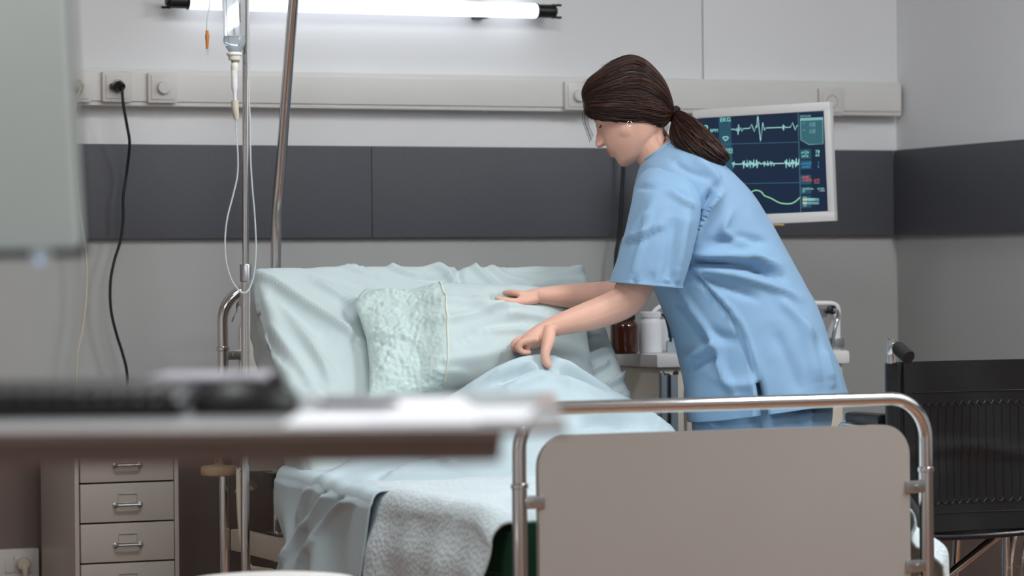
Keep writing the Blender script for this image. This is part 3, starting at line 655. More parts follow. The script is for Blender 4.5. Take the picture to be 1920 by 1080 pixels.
for y0, y1 in ((1, 0),):
    st.grid(30, 16, lambda a, b: Vector((lerp(WX0+.004, WX1-.004, a), lerp(WY+.02, WY+.42, b), .487-.035*math.sin(math.pi*a)**.8+.012*b)))
    st.grid(30, 16, lambda a, b: Vector((lerp(WX0+.004, WX1-.004, a), lerp(WY+.02, WY+.42, b), .463-.035*math.sin(math.pi*a)**.8+.012*b)))
    st.grid(30, 2, lambda a, b: Vector((lerp(WX0+.004, WX1-.004, a), WY+.02, .463+.024*b-.035*math.sin(math.pi*a)**.8)))
build('seat', st, 'leather', wc, 60)
build('lower_back_hem', MB().tube([upback(a/20, 0)+Vector((0, .004, -.004-.012*math.sin(math.pi*a/20))) for a in range(21)], .007, 10), 'leather', wc)
build('cross_brace', MB().tube([(WX0, WY+.2, .15), (WX1, WY+.2, .455)], .0115, 12), 'chrome', wc)
build('cross_brace', MB().tube([(WX0, WY+.235, .455), (WX1, WY+.235, .15)], .0115, 12), 'chrome', wc)
# stitched pattern on the back
def upz(v): return (P(1800, v, 7.1).z-zbk0)/(zbk1-zbk0)
b_t, b_b, b_l = upz(745), upz(945), upz(737)
st = MB(); a0, a1 = .16, .90; N = 16
for i in range(N+1):
    a = lerp(a0, a1, i/N); st.tube([upback(a, lerp(b_b, b_t-.05, k/14))+Vector((0, -.0006, 0)) for k in range(15)], .0011, 5)
for i in range(N):
    for bb, sg in ((b_t-.02, -1), (b_b+.03, -1)):
        st.tube([upback(lerp(a0, a1, (i+k/8)/N), bb+sg*.025*math.sin(math.pi*k/8))+Vector((0, -.0006, 0)) for k in range(9)], .0013, 5)
for bb in (b_l+.01, b_b-.05): st.tube([upback(lerp(a0-.02, a1+.02, k/30), bb)+Vector((0, -.0006, 0)) for k in range(31)], .0013, 5)
build('stitching', st, 'black_plastic', bk)

# ------------------------------------------------------------------ desk in the foreground (aligned with the camera's view of it)
dn = 3.0
zd = P(1060, 797, dn).z
def D(c, d, z): return F0*d + R0*c + Vector((0, 0, z))
Dm = Matrix((R0, F0, Vector((0, 0, 1)))).transposed().to_4x4()
dk = thing('desk', D(-.75, dn+.4, 0), 'blurred grey desk with dark edge in the foreground', 'desk')
rt = (1060-960)/FPX*dn; ra = (935-960)/FPX*dn; dfar = 3.86
build('desk_top', MB().box((-1.6, dn, zd-.009), (rt, dfar, zd), .002, Dm), 'desk_top', dk)
build('edge_strip', MB().box((-1.6, dn-.002, zd-.0092), (rt+.001, dn, zd-.0005), 0, Dm), 'desk_edge', dk)
build('apron', MB().box((-1.58, dn+.012, zd-.037), (ra, dfar-.02, zd-.0085), .002, Dm), 'desk_edge', dk)
for c in (-.72, -1.5):
    build('leg', MB().box((c-.03, dn+.1, .03), (c+.03, dn+.16, zd-.037), .004, Dm).box((c-.03, dn+.7, .03), (c+.03, dn+.76, zd-.037), .004, Dm).box((c-.03, dn+.05, 0), (c+.03, dn+.82, .04), .005, Dm), 'desk_edge', dk)
# desk screen seen from behind
def Lc(u, d): return (u-960)/FPX*d
sd = 3.3; zs0 = P(100, 476, sd).z; xr = Lc(151, sd)
dsc = thing('desk_screen', D(xr-.3, sd+.05, zd), 'large blurred pale screen at the left edge of the photo', 'screen')
tilt = Matrix.Translation(D(xr, sd, zs0)) @ Dm @ Matrix.Rotation(math.radians(11), 4, 'X') @ Matrix.Rotation(math.radians(-.9), 4, 'Y')
build('back_cover', MB().box((-.56, 0, .004), (0, .03, .36), .008, tilt), 'screen_back', dsc)
build('front_bezel', MB().box((-.562, .022, -.008), (.003, .038, .364), .002, tilt), 'black_plastic', dsc)
build('power_light', MB().ball(D(Lc(75, sd), sd-.004, P(75, 489, sd).z), .0022, 8), 'led', dsc)
build('light_bar', MB().box((Lc(75, sd)-xr-.01, .004, -.011), (Lc(75, sd)-xr+.01, .026, .006), .003, tilt), 'screen_back', dsc)
build('stand', MB().tube([tilt @ Vector((-.28, .0, .12)), D(xr-.28, sd-.13, zd+.1), D(xr-.28, sd-.15, zd+.004)], .016, 14).box((xr-.4, sd-.26, zd), (xr-.16, sd-.08, zd+.008), .003, Dm), 'screen_back', dsc)
# keyboard, mouse, papers
kb = thing('keyboard', D(Lc(120, 3.35), 3.35, zd), 'black blurred keyboard on the foreground desk', 'keyboard')
kr = Lc(352, 3.32)
ktilt = Matrix.Translation(D(kr, 3.24, zd)) @ Dm @ Matrix.Rotation(math.radians(5), 4, 'X')
build('body', MB().box((-.46, 0, .001), (0, .15, .019), .005, ktilt), 'black_plastic', kb)
ky = MB()
for r in range(5):
    for k in range(22): ky.box((-.452+k*.0203, .012+r*.026, .018), (-.4345+k*.0203, .034+r*.026, .026), .002, ktilt)
build('keys', ky, 'black_plastic', kb)
ms = thing('mouse', D(Lc(456, 3.3), 3.3, zd), 'black computer mouse on the foreground desk', 'mouse')
mz = MB(); c = Lc(468, 3.3); rg = []
for i in range(13):
    a = i/12; w_ = .032*math.sin(math.pi*(.08+.86*a))**.55; h = .043*math.sin(math.pi*(.1+.8*a))**.6
    rg.append([D(c-.062+.115*a, 3.3+w_*math.cos(q), zd+max(0.001, h*math.sin(q))) for q in [math.pi*k/16 for k in range(17)]])
build('shell', mz.loft(rg), 'black_plastic', ms)
build('scroll_wheel', MB().lathe([(.006, -.003), (.009, -.002), (.009, .002), (.006, .003)], D(c+.028, 3.3, zd+.037), 14, F0), 'steel_dark', ms)
def sheet(u0, u1, d0, d1, z, ang, label, k=0):
    c = Matrix.Translation(D((Lc(u0, (d0+d1)/2)+Lc(u1, (d0+d1)/2))/2, (d0+d1)/2, z)) @ Dm @ Matrix.Rotation(math.radians(ang), 4, 'Z')
    w_ = (Lc(u1, d0)-Lc(u0, d0))/2; h = (d1-d0)/2
    o = build('paper_sheet', MB().box((-w_, -h, 0), (w_, h, .0012), 0, c), 'paper', None); tag(o, label, 'paper', 'papers on the desk'); return o
sheet(535, 900, 3.03, 3.32, zd+.0005, 1, 'white paper sheet nearest the front edge of the desk')
sheet(700, 1000, 3.06, 3.36, zd+.0022, -3, 'white paper sheet at the right end of the desk')
sheet(600, 880, 3.42, 3.70, zd+.0005, 4, 'white paper sheet lying farthest back on the desk')
pn = thing('pen', D(Lc(670, 3.36), 3.36, zd+.004), 'dark pen lying on the papers on the desk', 'pen')
pa, pb = D(Lc(592, 3.34), 3.375, zd+.0085), D(Lc(748, 3.36), 3.345, zd+.0085)
build('barrel', MB().tube([pa, lerp(pa, pb, .93), pb], [.0045, .0045, .0012], 12), 'navy', pn)
build('clip', MB().ball(pa+Vector((0, 0, .003)), .0065, 8), 'chrome', pn)  # chrome ball added at the pen end to catch a bright highlight
bcx = thing('highlight_knob', D(Lc(528, 3.32), 3.42, zd), 'small chrome knob added beside the mouse to catch a bright highlight', 'clip')
build('knob_body', MB().lathe([(.009, 0), (.011, .006), (.011, .018), (.006, .026), (.0, .028)], D(Lc(528, 3.42), 3.42, zd), 16), 'chrome', bcx)  # chrome lump added only to give a bright blurred highlight
nb = thing('notebook', D(Lc(400, 3.68), 3.68, zd), 'dark navy notebook behind the mouse', 'notebook')
build('cover', MB().box((Lc(300, 3.6), 3.55, zd), (Lc(470, 3.6), 3.76, zd+.03), .003, Dm), 'navy', nb)
build('pages', MB().box((Lc(303, 3.6), 3.548, zd+.004), (Lc(470, 3.6)+.001, 3.757, zd+.026), .001, Dm), 'lilac', nb)
fo = build('folder', MB().box((Lc(290, 3.6), 3.50, zd+.0305), (Lc(500, 3.6), 3.72, zd+.036), .002, Dm), 'lilac')
tag(fo, 'pale lilac folder lying on the dark notebook', 'folder')
# round stool
sc = P(508, 1083, 5.7); zst = sc.z
so = thing('stool', (sc.x, sc.y, 0), 'white round stool seat at the bottom edge of the photo', 'stool')
build('seat', MB().lathe([(.12, -.055), (.15, -.05), (.162, -.03), (.163, -.012), (.155, -.003), (.13, 0), (.0, .002)], (sc.x, sc.y, zst), 48), 'stool', so)
build('column', MB().tube([(sc.x, sc.y, .1), (sc.x, sc.y, zst-.05)], .022, 16), 'chrome', so)
for k in range(5):
    a = math.radians(72*k+10); e = Vector((sc.x+.22*math.cos(a), sc.y+.22*math.sin(a), .07))
    build('base_leg', MB().tube([(sc.x, sc.y, .12), e], [.016, .012], 10), 'chrome', so)
    build('caster', MB().lathe([(.022, -.01), (.026, -.006), (.026, .006), (.022, .01)], (e.x, e.y, .026), 16, (math.sin(a), -math.cos(a), 0)).tube([(e.x, e.y, .03), (e.x, e.y, .075)], .006, 8), 'rubber', so)
# ------------------------------------------------------------------ creases: polylines in photo pixels, amplitude in metres, width in pixels
def dseg(p, a, b):
    ax, ay = a; bx, by = b; vx, vy = bx-ax, by-ay; L = vx*vx+vy*vy
    t = 0 if L == 0 else max(0, min(1, ((p[0]-ax)*vx+(p[1]-ay)*vy)/L))
    return math.hypot(p[0]-ax-vx*t, p[1]-ay-vy*t)
class Creases:
    def __init__(s, L):
        s.L = []
        for pts, amp, wd in L:
            xs = [p[0] for p in pts]; ys = [p[1] for p in pts]; q = 3*wd
            s.L.append((spl(pts, 5), amp, wd, (min(xs)-q, max(xs)+q, min(ys)-q, max(ys)+q)))
    def __call__(s, p):
        h = 0
        for pts, amp, wd, bb in s.L:
            if not (bb[0] < p[0] < bb[1] and bb[2] < p[1] < bb[3]): continue
            n = len(pts)-1; best = 1e9; bi = 0
            for i in range(n):
                d = dseg(p, pts[i], pts[i+1])
                if d < best: best = d; bi = i
            f = (bi+.5)/n; tap = min(1, 4*f+.15, 4*(1-f)+.15)
            h += 2.0*amp*tap*math.exp(-(best/(wd*.85))**2)
        return h
def nz(p, s, seed=0): return noise.noise(Vector((p[0]*s+seed, p[1]*s-seed*1.7, p[2]*s+seed*.3)))
# ------------------------------------------------------------------ mattress
mx0, mx1, mzt, mth = 2.40, 3.31, .55, .13
prof = [(5.705, 0), (5.70, .01), (5.70, mth-.02), (5.72, mth)]
def MP(t, n):  # along the bed: t<0 flat part, t>0 backrest; n above mattress surface
    if t <= -.08: return Vector((0, HY+t, mzt+n))
    if t >= .08: return BR(0, t, n-.012)
    f = smst(-.08, .08, t); return lerp(Vector((0, HY+t, mzt+n)), BR(0, t, n-.012), f)
mt = thing('mattress', ((mx0+mx1)/2, 6.5, .41), 'green mattress showing under the sheets at the bed foot', 'mattress')
def mring(t):
    b = .02
    pts = [(mx0+b, 0), (mx1-b, 0), (mx1, -b), (mx1, -mth+b), (mx1-b, -mth), (mx0+b, -mth), (mx0, -mth+b), (mx0, -b)]
    if t > .05: pts = [(x-(.055 if x > 2.8 else .03), n-.02*smst(.05, .15, t)) for x, n in pts]
    return [MP(t, n)+Vector((x, 0, 0)) for x, n in pts]
ts = [-1.12+.04*i for i in range(27)]+[-.08+.02*i for i in range(8)]+[.08+.05*i for i in range(11)]+[BL-.04]
build('mattress_body', MB().loft([mring(t) for t in ts]), 'mattress', mt)
# ------------------------------------------------------------------ fitted sheet over the raised backrest
x0s, x1s = 2.352, 3.262
cs = Creases([
 ([(484, 512), (520, 534), (575, 572), (640, 614), (694, 650)], .010, 7), ([(500, 540), (560, 590), (640, 645)], -.004, 14),
 ([(585, 524), (640, 556), (690, 580)], .006, 7), ([(520, 560), (566, 620), (606, 690), (620, 720)], .005, 8), ([(495, 600), (545, 660), (590, 730)], .005, 9),
 ([(540, 600), (590, 660), (640, 720)], .004, 9), ([(480, 560), (500, 620), (540, 680)], -.006, 12), ([(640, 500), (690, 512), (722, 524)], .006, 6), ([(662, 497), (716, 520)], -.004, 6),
 ([(725, 490), (742, 506), (790, 520)], .006, 6), ([(740, 512), (800, 524), (850, 520)], -.005, 6), ([(790, 492), (830, 505), (850, 528), (846, 545)], .008, 7), ([(865, 490), (860, 515), (870, 540)], -.006, 7),
 ([(880, 490), (905, 515), (935, 540)], .007, 7), ([(912, 492), (950, 520), (1000, 530)], .005, 7), ([(1000, 520), (1060, 512), (1100, 500)], .004, 8), ([(940, 500), (1010, 505), (1080, 496)], -.003, 8),
 ([(980, 540), (1040, 528), (1105, 525)], .004, 7), ([(560, 500), (620, 520), (700, 540)], -.003, 10),
 ([(1098, 672), (1118, 662), (1142, 655)], .006, 5), ([(1104, 698), (1122, 690), (1142, 678)], .008, 5), ([(1130, 728), (1152, 716), (1176, 700)], .010, 5), ([(1150, 752), (1176, 738)], .007, 5), ([(1096, 640), (1124, 632)], .004, 5),
 ([(640, 560), (664, 600), (672, 650)], -.006, 12), ([(1085, 600), (1115, 596)], .004, 6)])
OVL, OVR, OVT = .13, .10, .07
def sheetf(a, b):
    s = lerp(-OVL, (x1s-x0s)+OVR, a); t = lerp(-.30, BL+OVT, b)
    W = x1s-x0s; x = x0s+s; n = .0; r = .025
    drop = 0; dx = 0
    for e, sg in ((-s, -1), (s-W, 1)):
        if e > -r:
            q = e+r
            if q < r*math.pi/2: an = q/r; dx = sg*(r*math.sin(an)-(q-0)) ; drop = r*(1-math.cos(an))
            else: dx = sg*(r-q); drop = r+q-r*math.pi/2
    x += dx
    tt = t; back = 0
    if t > BL-r:
        q = t-(BL-r)
        if q < r*math.pi/2: an = q/r; tt = BL-r+r*math.sin(an); back = r*(1-math.cos(an))
        else: tt = BL; back = r+q-r*math.pi/2
    nn = -drop-back
    p = MP(tt, .014+nn)+Vector((x, 0, 0)) if tt < .09 else BR(x, tt, .004+nn)
    if t < -.05 and drop: pass
    uv = px(p); h = 1.3*cs(uv)*(1 if drop < .03 else .4)
    h += .0022*nz(p, 9, 3)+.0012*nz(p, 24, 8) + .003*math.sin(x*9+t*5)*smst(0, .2, t)
    if drop > .02: p.x += (-1 if s < 0 else 1)*(.008*nz(p, 14, 5)+.004)
    if back > 0: p.z += .006*nz(p, 22, 1)*smst(0, .03, back)
    return p+EN*h
sh = build('bed_sheet', MB().grid(170, 150, sheetf), 'sheet', None, 180)
tag(sh, 'pale aqua fitted sheet stretched over the raised backrest', 'sheet')
# ------------------------------------------------------------------ pillow
ptl, ptr, pbr, pbl = [Vector(planepx(u, v, .04)) for u, v in ((684, 543), (1094, 556), (1118, 742), (690, 752))]
cpl = Creases([
 ([(800, 560), (870, 565), (930, 590)], .006, 10), ([(820, 600), (900, 588), (960, 570)], .005, 9), ([(880, 555), (920, 575), (990, 580), (1050, 600)], .008, 9), ([(860, 640), (930, 610), (1000, 600)], -.005, 12),
 ([(940, 590), (1000, 595), (1060, 615)], .007, 8), ([(900, 620), (960, 618), (990, 625)], .005, 8), ([(820, 680), (900, 670), (960, 655)], .004, 14), ([(922, 548), (940, 558), (950, 570)], -.016, 9), ([(680, 560), (710, 548), (760, 552)], .006, 8),
 ([(690, 640), (730, 630), (790, 640)], .005, 8), ([(700, 665), (740, 640)], .004, 7), ([(800, 700), (870, 700)], .004, 10)])
def pilf(a, b, front):
    A, Bq = 2*a-1, 2*b-1
    q = lerp(lerp(pbl, pbr, a), lerp(ptl, ptr, a), b)
    # pulled-in sides, soft corners
    q = q + (lerp(lerp(pbl, pbr, .5), lerp(ptl, ptr, .5), .5)-q)*(.035*(1-Bq*Bq)*abs(A)**3+.05*(1-A*A)*abs(Bq)**3)
    lf = [(0, .0), (.3, .004), (.55, .012), (.72, .024), (.85, .036), (.94, .02), (1, 0)]
    for (b0, f0), (b1, f1) in zip(lf, lf[1:]):
        if b0 <= b <= b1: q = q-Vector((lerp(f0, f1, (b-b0)/(b1-b0))*max(0, 1-a/.5)**2, 0)); break
    e = max(0, (1-abs(A)**2.6)*(1-abs(Bq)**2.6))
    T = .115*e**.52; 
    fl = smst(.30, .16, a)          # lace flange at the left
    T = T*(1-.45*fl)
    n = .045
    if front:
        p = BR(q.x, q.y, n+T); uv = px(p)
        k = min(1, e*6); h = cpl(uv)*k + (.004*nz(p, 12, 4)+.002*nz(p, 30, 2))*k
        if a < .30: h += fl*k*(.0055*abs(nz(p, 55, 6))+.003*nz(p, 110, 9)+.005*nz(p, 25, 11))
        return p+EN*h
    return BR(q.x, q.y, max(.012, n-.36*T))
pil = thing('pillow', BR(pbl.x+.3, .2, .05), 'pale aqua pillow with a textured lace border leaning on the backrest', 'pillow')
ng = 120
mb = MB(); mbl = MB()
cut = .30
mb.grid(int(ng*.7), 90, lambda a, b: pilf(lerp(cut, 1, a), b, True)).grid(50, 40, lambda a, b: pilf(a, b, False))
build('pillow_case', mb, 'sheet', pil, 180)
lc = build('lace_border', mbl.grid(70, 120, lambda a, b: pilf(lerp(0, cut, a), b, True)), 'lace', pil, 180); lc['label'] = 'embossed lace border'
build('piping', MB().tube([pilf(cut, .03+.94*k/60, True)+EN*.0012 for k in range(61)], .0028, 6), 'piping', pil)
# ------------------------------------------------------------------ crumpled top sheet pulled up by the woman's hand
edge = [(600, 900, .02), (760, 790, .04), (840, 744, .09), (885, 716, .135), (930, 690, .16), (975, 671, .175), (1010, 664, .18), (1040, 667, .175), (1070, 682, .155), (1110, 708, .11), (1150, 733, .06), (1190, 752, .03), (1235, 785, .02)]
E = []
for u, v, n in edge:
    x, t = planepx(u, v, n); E.append((x, BR(x, t, n)))
E[0] = (2.33, Vector((2.33, 7.03, .60)))
E[1] = (E[1][0], BR(E[1][0], .06, .03)); 
E.append((3.33, Vector((3.33, 6.9, .58))))
E.sort(key=lambda q: q[0])
def edge_at(x):
    if x <= E[0][0]: return Vector((x, E[0][1].y, E[0][1].z))
    for i in range(len(E)-1):
        if E[i][0] <= x <= E[i+1][0]:
            f = (x-E[i][0])/max(1e-6, E[i+1][0]-E[i][0]); p = lerp(E[i][1], E[i+1][1], f); return Vector((x, p.y, p.z))
    return Vector((x, E[-1][1].y, E[-1][1].z))
ct = Creases([
 ([(880, 722), (930, 696), (975, 678), (1010, 671)], .006, 6), ([(905, 720), (950, 700), (985, 690), (1015, 692)], .008, 6), ([(930, 720), (975, 702), (1020, 690)], -.006, 6), ([(940, 735), (1000, 712), (1030, 706)], .005, 8),
 ([(1040, 672), (1080, 694), (1120, 716), (1180, 742)], .007, 6), ([(1045, 690), (1095, 712), (1150, 742)], -.012, 8), ([(1040, 706), (1100, 732), (1160, 750)], .006, 9), ([(1060, 780), (1110, 776), (1180, 790), (1230, 802)], .012, 9), ([(1085, 800), (1130, 792), (1190, 806)], -.008, 9), ([(1170, 775), (1210, 790), (1260, 806)], .006, 6),
 ([(640, 880), (720, 862), (800, 850)], .006, 7), ([(600, 900), (660, 875), (720, 862)], .005, 7), ([(690, 905), (760, 872), (830, 862)], -.005, 7), ([(720, 890), (790, 872), (850, 868)], .007, 7),
 ([(640, 905), (600, 950), (560, 1010), (520, 1060)], .009, 8), ([(690, 915), (640, 950), (600, 990), (560, 1060)], .010, 8), ([(590, 895), (575, 930), (560, 980)], .006, 7), ([(620, 905), (598, 938), (580, 975)], -.006, 7), ([(660, 910), (620, 960), (575, 1030)], -.006, 8)])
TOPL = .36
def topf(a, b):
    # a across (overhang at the left first), b from the upper edge down the bed
    S_ = lerp(-TOPL, 1.0, a); xe = 2.352
    xr_ = lerp(xe, 3.37, max(0, S_))
    e = edge_at(xr_); d = Vector((xr_, 6.33+.05*nz((xr_, 0, 0), 3, 2), .583)); m1 = Vector((xr_, lerp(e.y, d.y, .42), lerp(d.z+.0, e.z, .28)))
    p = e*(1-b)**2+m1*2*b*(1-b)+d*b*b
    p.z = max(p.z, .574)
    uv = px(p); h = 1.5*ct(uv)
    h += .006*nz(p, 7, 12)+.003*nz(p, 17, 2)
    out = Vector((0, -.55, .83))
    hm = smst(.0, .06, b)*.5+.5
    p = p+out*h*hm
    rr = .03
    if S_ < 0:
        q = -S_
        an = min(q/rr, math.pi/2); p.x -= rr*math.sin(an); p.z -= rr*(1-math.cos(an))
        if q > rr*math.pi/2:
            dr = q-rr*math.pi/2; ylo, yhi = 6.36, 7.03
            fr = (p.y-ylo)/(yhi-ylo); amp = .012+.10*dr
            # hanging folds that lean towards the bed head as they fall
            lean = dr*.22*(1-fr)*1.0 - .10*smst(.05, .16, dr)*smst(.35, .16, dr)*smst(.6, 1, fr)
            lean += .10*smst(.18, .36, dr)*smst(.5, 1, fr)
            p.z -= dr*1.02; p.y += lean
            gq = .12+.88*smst(.02, .2, fr)
            p.x -= .004+gq*amp*.55*(1+math.sin(fr*17+dr*9+1.3*nz((fr*3, dr*4, 0), 1, 3)))*(.35+.65*smst(0, .2, dr))+.05*dr
            uv = px(p); p.x -= ct(uv)*1.2
    if xr_ > 3.31: p.z -= (xr_-3.31)*2.2
    return p
tsn = build('top_sheet', MB().grid(200, 100, topf), 'topsheet', None, 180)
tag(tsn, "light blue crumpled top sheet pulled up under the woman's hand", 'sheet')
# ------------------------------------------------------------------ textured blanket over the foot half
OV = .34
def blf(a, b):
    W = 3.345-2.345; s = lerp(-OV, W+OV, a); y = lerp(5.712, 6.56, b); r = .045
    x = 2.345+s; z = .585; dx = dz_ = 0; dr = 0
    for e, sg in ((-s, -1), (s-W, 1)):
        if e > -r:
            q = e+r
            if q < r*math.pi/2: an = q/r; x = (2.345+r-r*math.sin(an)) if sg < 0 else (2.345+W-r+r*math.sin(an)); dz_ = r*(1-math.cos(an))
            else: dr = q-r*math.pi/2; x = 2.345 if sg < 0 else 2.345+W; dz_ = r+dr
    side = -1 if s < W/2 else 1
    z -= dz_
    crown = .012*math.sin(math.pi*min(1, max(0, s/W)))*(1-.6*smst(5.95, 5.72, y))
    z += crown - .03*smst(5.80, 5.712, y)
    if dr > 0:
        x += side*(.02*smst(0, .1, dr) + .018*dr/OV*math.sin(y*13+1+side)*1.2 + .02*dr/OV*math.sin(y*31)) 
        if side > 0:
            x -= .06*smst(5.80, 5.712, y)*smst(0, .05, dr)
            x += .10*smst(0, .10, dr)*smst(5.98, 5.78, y)
        if side < 0: y += .08*smst(0, .3, dr)*smst(6.0, 5.712, y)
    p = Vector((x, y, z)); h = .004*nz(p, 8, 21)+.0025*nz(p, 20, 5)
    return p+Vector((h*side*.8 if dr else 0, 0, 0 if dr else h))
bkt = build('blanket', MB().grid(190, 90, blf), 'blanket', None, 180)
tag(bkt, 'white woven blanket over the foot of the bed', 'blanket')
for o_, th in ((sh, .004), (tsn, .004), (bkt, .006)):
    md = o_.modifiers.new('thickness', 'SOLIDIFY'); md.thickness = th; md.offset = -1
# ------------------------------------------------------------------ the woman
ND = 7.72
def N(u, v, y=0): return P(u, v, ND+y)
NB = P(1440, 700, ND); NB.z = 0
wom = thing('person', NB, 'woman in light blue scrubs bending over the bed, hands on the pillow', 'person')
def oval(Pa, Pb, w_, n=48, e=2.3, yc=0, skew=0):
    "ring spanned by two image points (front, back) and a half depth"
    a = N(Pa[0], Pa[1], yc+skew); b = N(Pb[0], Pb[1], yc-skew); c = (a+b)/2; h = (b-a)/2; out = []
    for i in range(n):
        q = 2*math.pi*i/n; cc, ss = math.cos(q), math.sin(q)
        out.append(c + h*math.copysign(abs(cc)**(2/e), cc) + F0*(w_*math.copysign(abs(ss)**(2/e), ss)))
    return out
def rings(spec, sub, n=48, e=2.3):
    "spec rows: (ua,va,ub,vb,w,yc)"
    return [oval((r[0], r[1]), (r[2], r[3]), r[4], n, e, r[5], r[6] if len(r) > 6 else 0) for r in spl(spec, sub)]
def limb(mb, pts, n=16, sub=6):
    "pts rows: (u,v,y,radius)"
    q = spl(pts, sub); mb.tube([N(a[0], a[1], a[2]) for a in q], [a[3] for a in q], n)
# --- head frame
HPITCH = math.radians(27); HYAW = math.radians(11)
HC = N(1190, 210, .0)
hf_ = (-R0*math.cos(HYAW)+F0*math.sin(HYAW))
hfw = hf_*math.cos(HPITCH)-Vector((0, 0, 1))*math.sin(HPITCH); hup = hf_*math.sin(HPITCH)+Vector((0, 0, 1))*math.cos(HPITCH); hlt = hup.cross(hfw)   # her left, towards the camera
def H(x, y, z): return HC+hfw*x+hlt*y+hup*z
def Hpx(u, v):
    du, dz_ = (u-1190)/737, (210-v)/737
    return (-du*math.cos(HPITCH)-dz_*math.sin(HPITCH), -du*math.sin(HPITCH)+dz_*math.cos(HPITCH))
body = MB()
# rows: z, x_front, x_back, half width, front squareness
hd = [(-.113, .084, .05, .012), (-.109, .092, .02, .028), (-.101, .097, .0, .039), (-.089, .0975, -.02, .048), (-.077, .099, -.04, .055), (-.060, .104, -.06, .061), (-.042, .1045, -.078, .066), (-.020, .100, -.088, .070), (0, .097, -.093, .073), (.018, .099, -.095, .075), (.033, .104, -.094, .0755), (.05, .102, -.090, .0755), (.07, .092, -.083, .073), (.09, .070, -.068, .064), (.105, .042, -.045, .047), (.113, .018, -.02, .026), (.116, 0, 0, .006)]
hr = []
for z, xf, xb, w_ in spl(hd, 4):
    c = lerp(xb, xf, .42); ring = []
    for i in range(40):
        q = 2*math.pi*i/40; cc, ss = math.cos(q), math.sin(q)
        xx = c+(xf-c)*abs(cc)**.9 if cc > 0 else c-(c-xb)*abs(cc)
        e = .86 if cc > 0 else 1
        ring.append(H(xx, w_*math.copysign(abs(ss)**e, ss), z))
    hr.append(ring)
body.loft(hr)
# nose from the traced profile
pn_ = [Hpx(*q) for q in ((1113, 226), (1116, 236), (1117, 246), (1115.5, 258), (1114, 267), (1115.5, 273), (1121, 277))]
nr = []
for (x, z), w_, dp in zip(pn_, (.006, .006, .0075, .010, .0145, .0145, .009), (.02, .024, .028, .032, .034, .03, .022)):
    nr.append([H(x-dp*(1-math.cos(a)) if abs(a) < 1.6 else x-dp, w_*1.0*math.sin(a), z+ (0 if abs(a) < 1.2 else .001)) for a in [math.radians(d) for d in (-90, -65, -40, -18, 0, 18, 40, 65, 90)]] + [H(x-dp-.02, .006, z), H(x-dp-.02, -.006, z)])
body.loft(nr)
for s in (-1, 1):
    x, z = Hpx(1121, 271.5); body.ball(H(x-.004, s*.0125, z), (.009, .007, .007), 8, Matrix((hfw, hlt, hup)).transposed())
    x, z = Hpx(1126, 226); body.ball(H(x-.010, s*.031, z), (.016, .022, .009), 8, Matrix((hfw, hlt, hup)).transposed())       # brow
    x, z = Hpx(1128, 234); body.ball(H(x-.011, s*.031, z), (.013, .015, .0105), 8, Matrix((hfw, hlt, hup)).transposed())       # lids
    body.ball(H(.030, s*.046, -.035), (.032, .022, .028), 8, Matrix((hfw, hlt, hup)).transposed())                            # cheek
x, z = Hpx(1137, 284); body.ball(H(x-.014, 0, z), (.015, .02, .008), 8, Matrix((hfw, hlt, hup)).transposed())
x, z = Hpx(1143, 292); body.ball(H(x-.013, 0, z), (.014, .018, .008), 8, Matrix((hfw, hlt, hup)).transposed())
x, z = Hpx(1159, 301); body.ball(H(x-.016, 0, z), (.017, .02, .014), 8, Matrix((hfw, hlt, hup)).transposed())
# ear under the hair
for s in (-1, 1): body.ball(H(-.012, s*.074, -.002), (.014, .004, .022), 8, Matrix((hfw, hlt, hup)).transposed())
# neck, trunk
limb(body, [(1196, 232, .0, .046), (1212, 258, .0, .05), (1232, 288, 0, .054), (1262, 320, 0, .07)], 20)
body.loft(rings([(1225, 312, 1275, 290, .06, 0), (1205, 345, 1355, 325, .16, 0), (1205, 400, 1405, 385, .165, 0), (1228, 480, 1445, 475, .15, 0), (1268, 580, 1495, 580, .14, 0), (1330, 680, 1510, 680, .11, 0), (1340, 770, 1510, 765, .11, 0)], 5, 32))
# near (left) arm
limb(body, [(1258, 350, -.155, .055), (1240, 400, -.175, .052), (1213, 480, -.19, .048), (1188, 540, -.20, .0455), (1170, 566, -.205, .0415), (1140, 580, -.213, .0395), (1100, 594, -.226, .036), (1062, 605, -.24, .0295), (1036, 613, -.248, .0245), (1018, 620, -.254, .02)], 18)
body.ball(N(1178, 568, -.20), (.034, .034, .03), 8)
# far arm
limb(body, [(1255, 350, .155, .055), (1235, 420, .14, .05), (1205, 510, .09, .046), (1180, 548, .05, .042), (1140, 556, .0, .04), (1090, 556, -.055, .034), (1048, 555, -.095, .027), (1018, 554, -.118, .0215), (1000, 555, -.126, .0175)], 18)
# hands: rows per finger (u, v, y, r)
def palm(rows, n=20):
    body.loft([oval((a, b), (c, d), w_, n, 2.6, y, sk) for a, b, c, d, w_, y, sk in spl(rows, 5)])
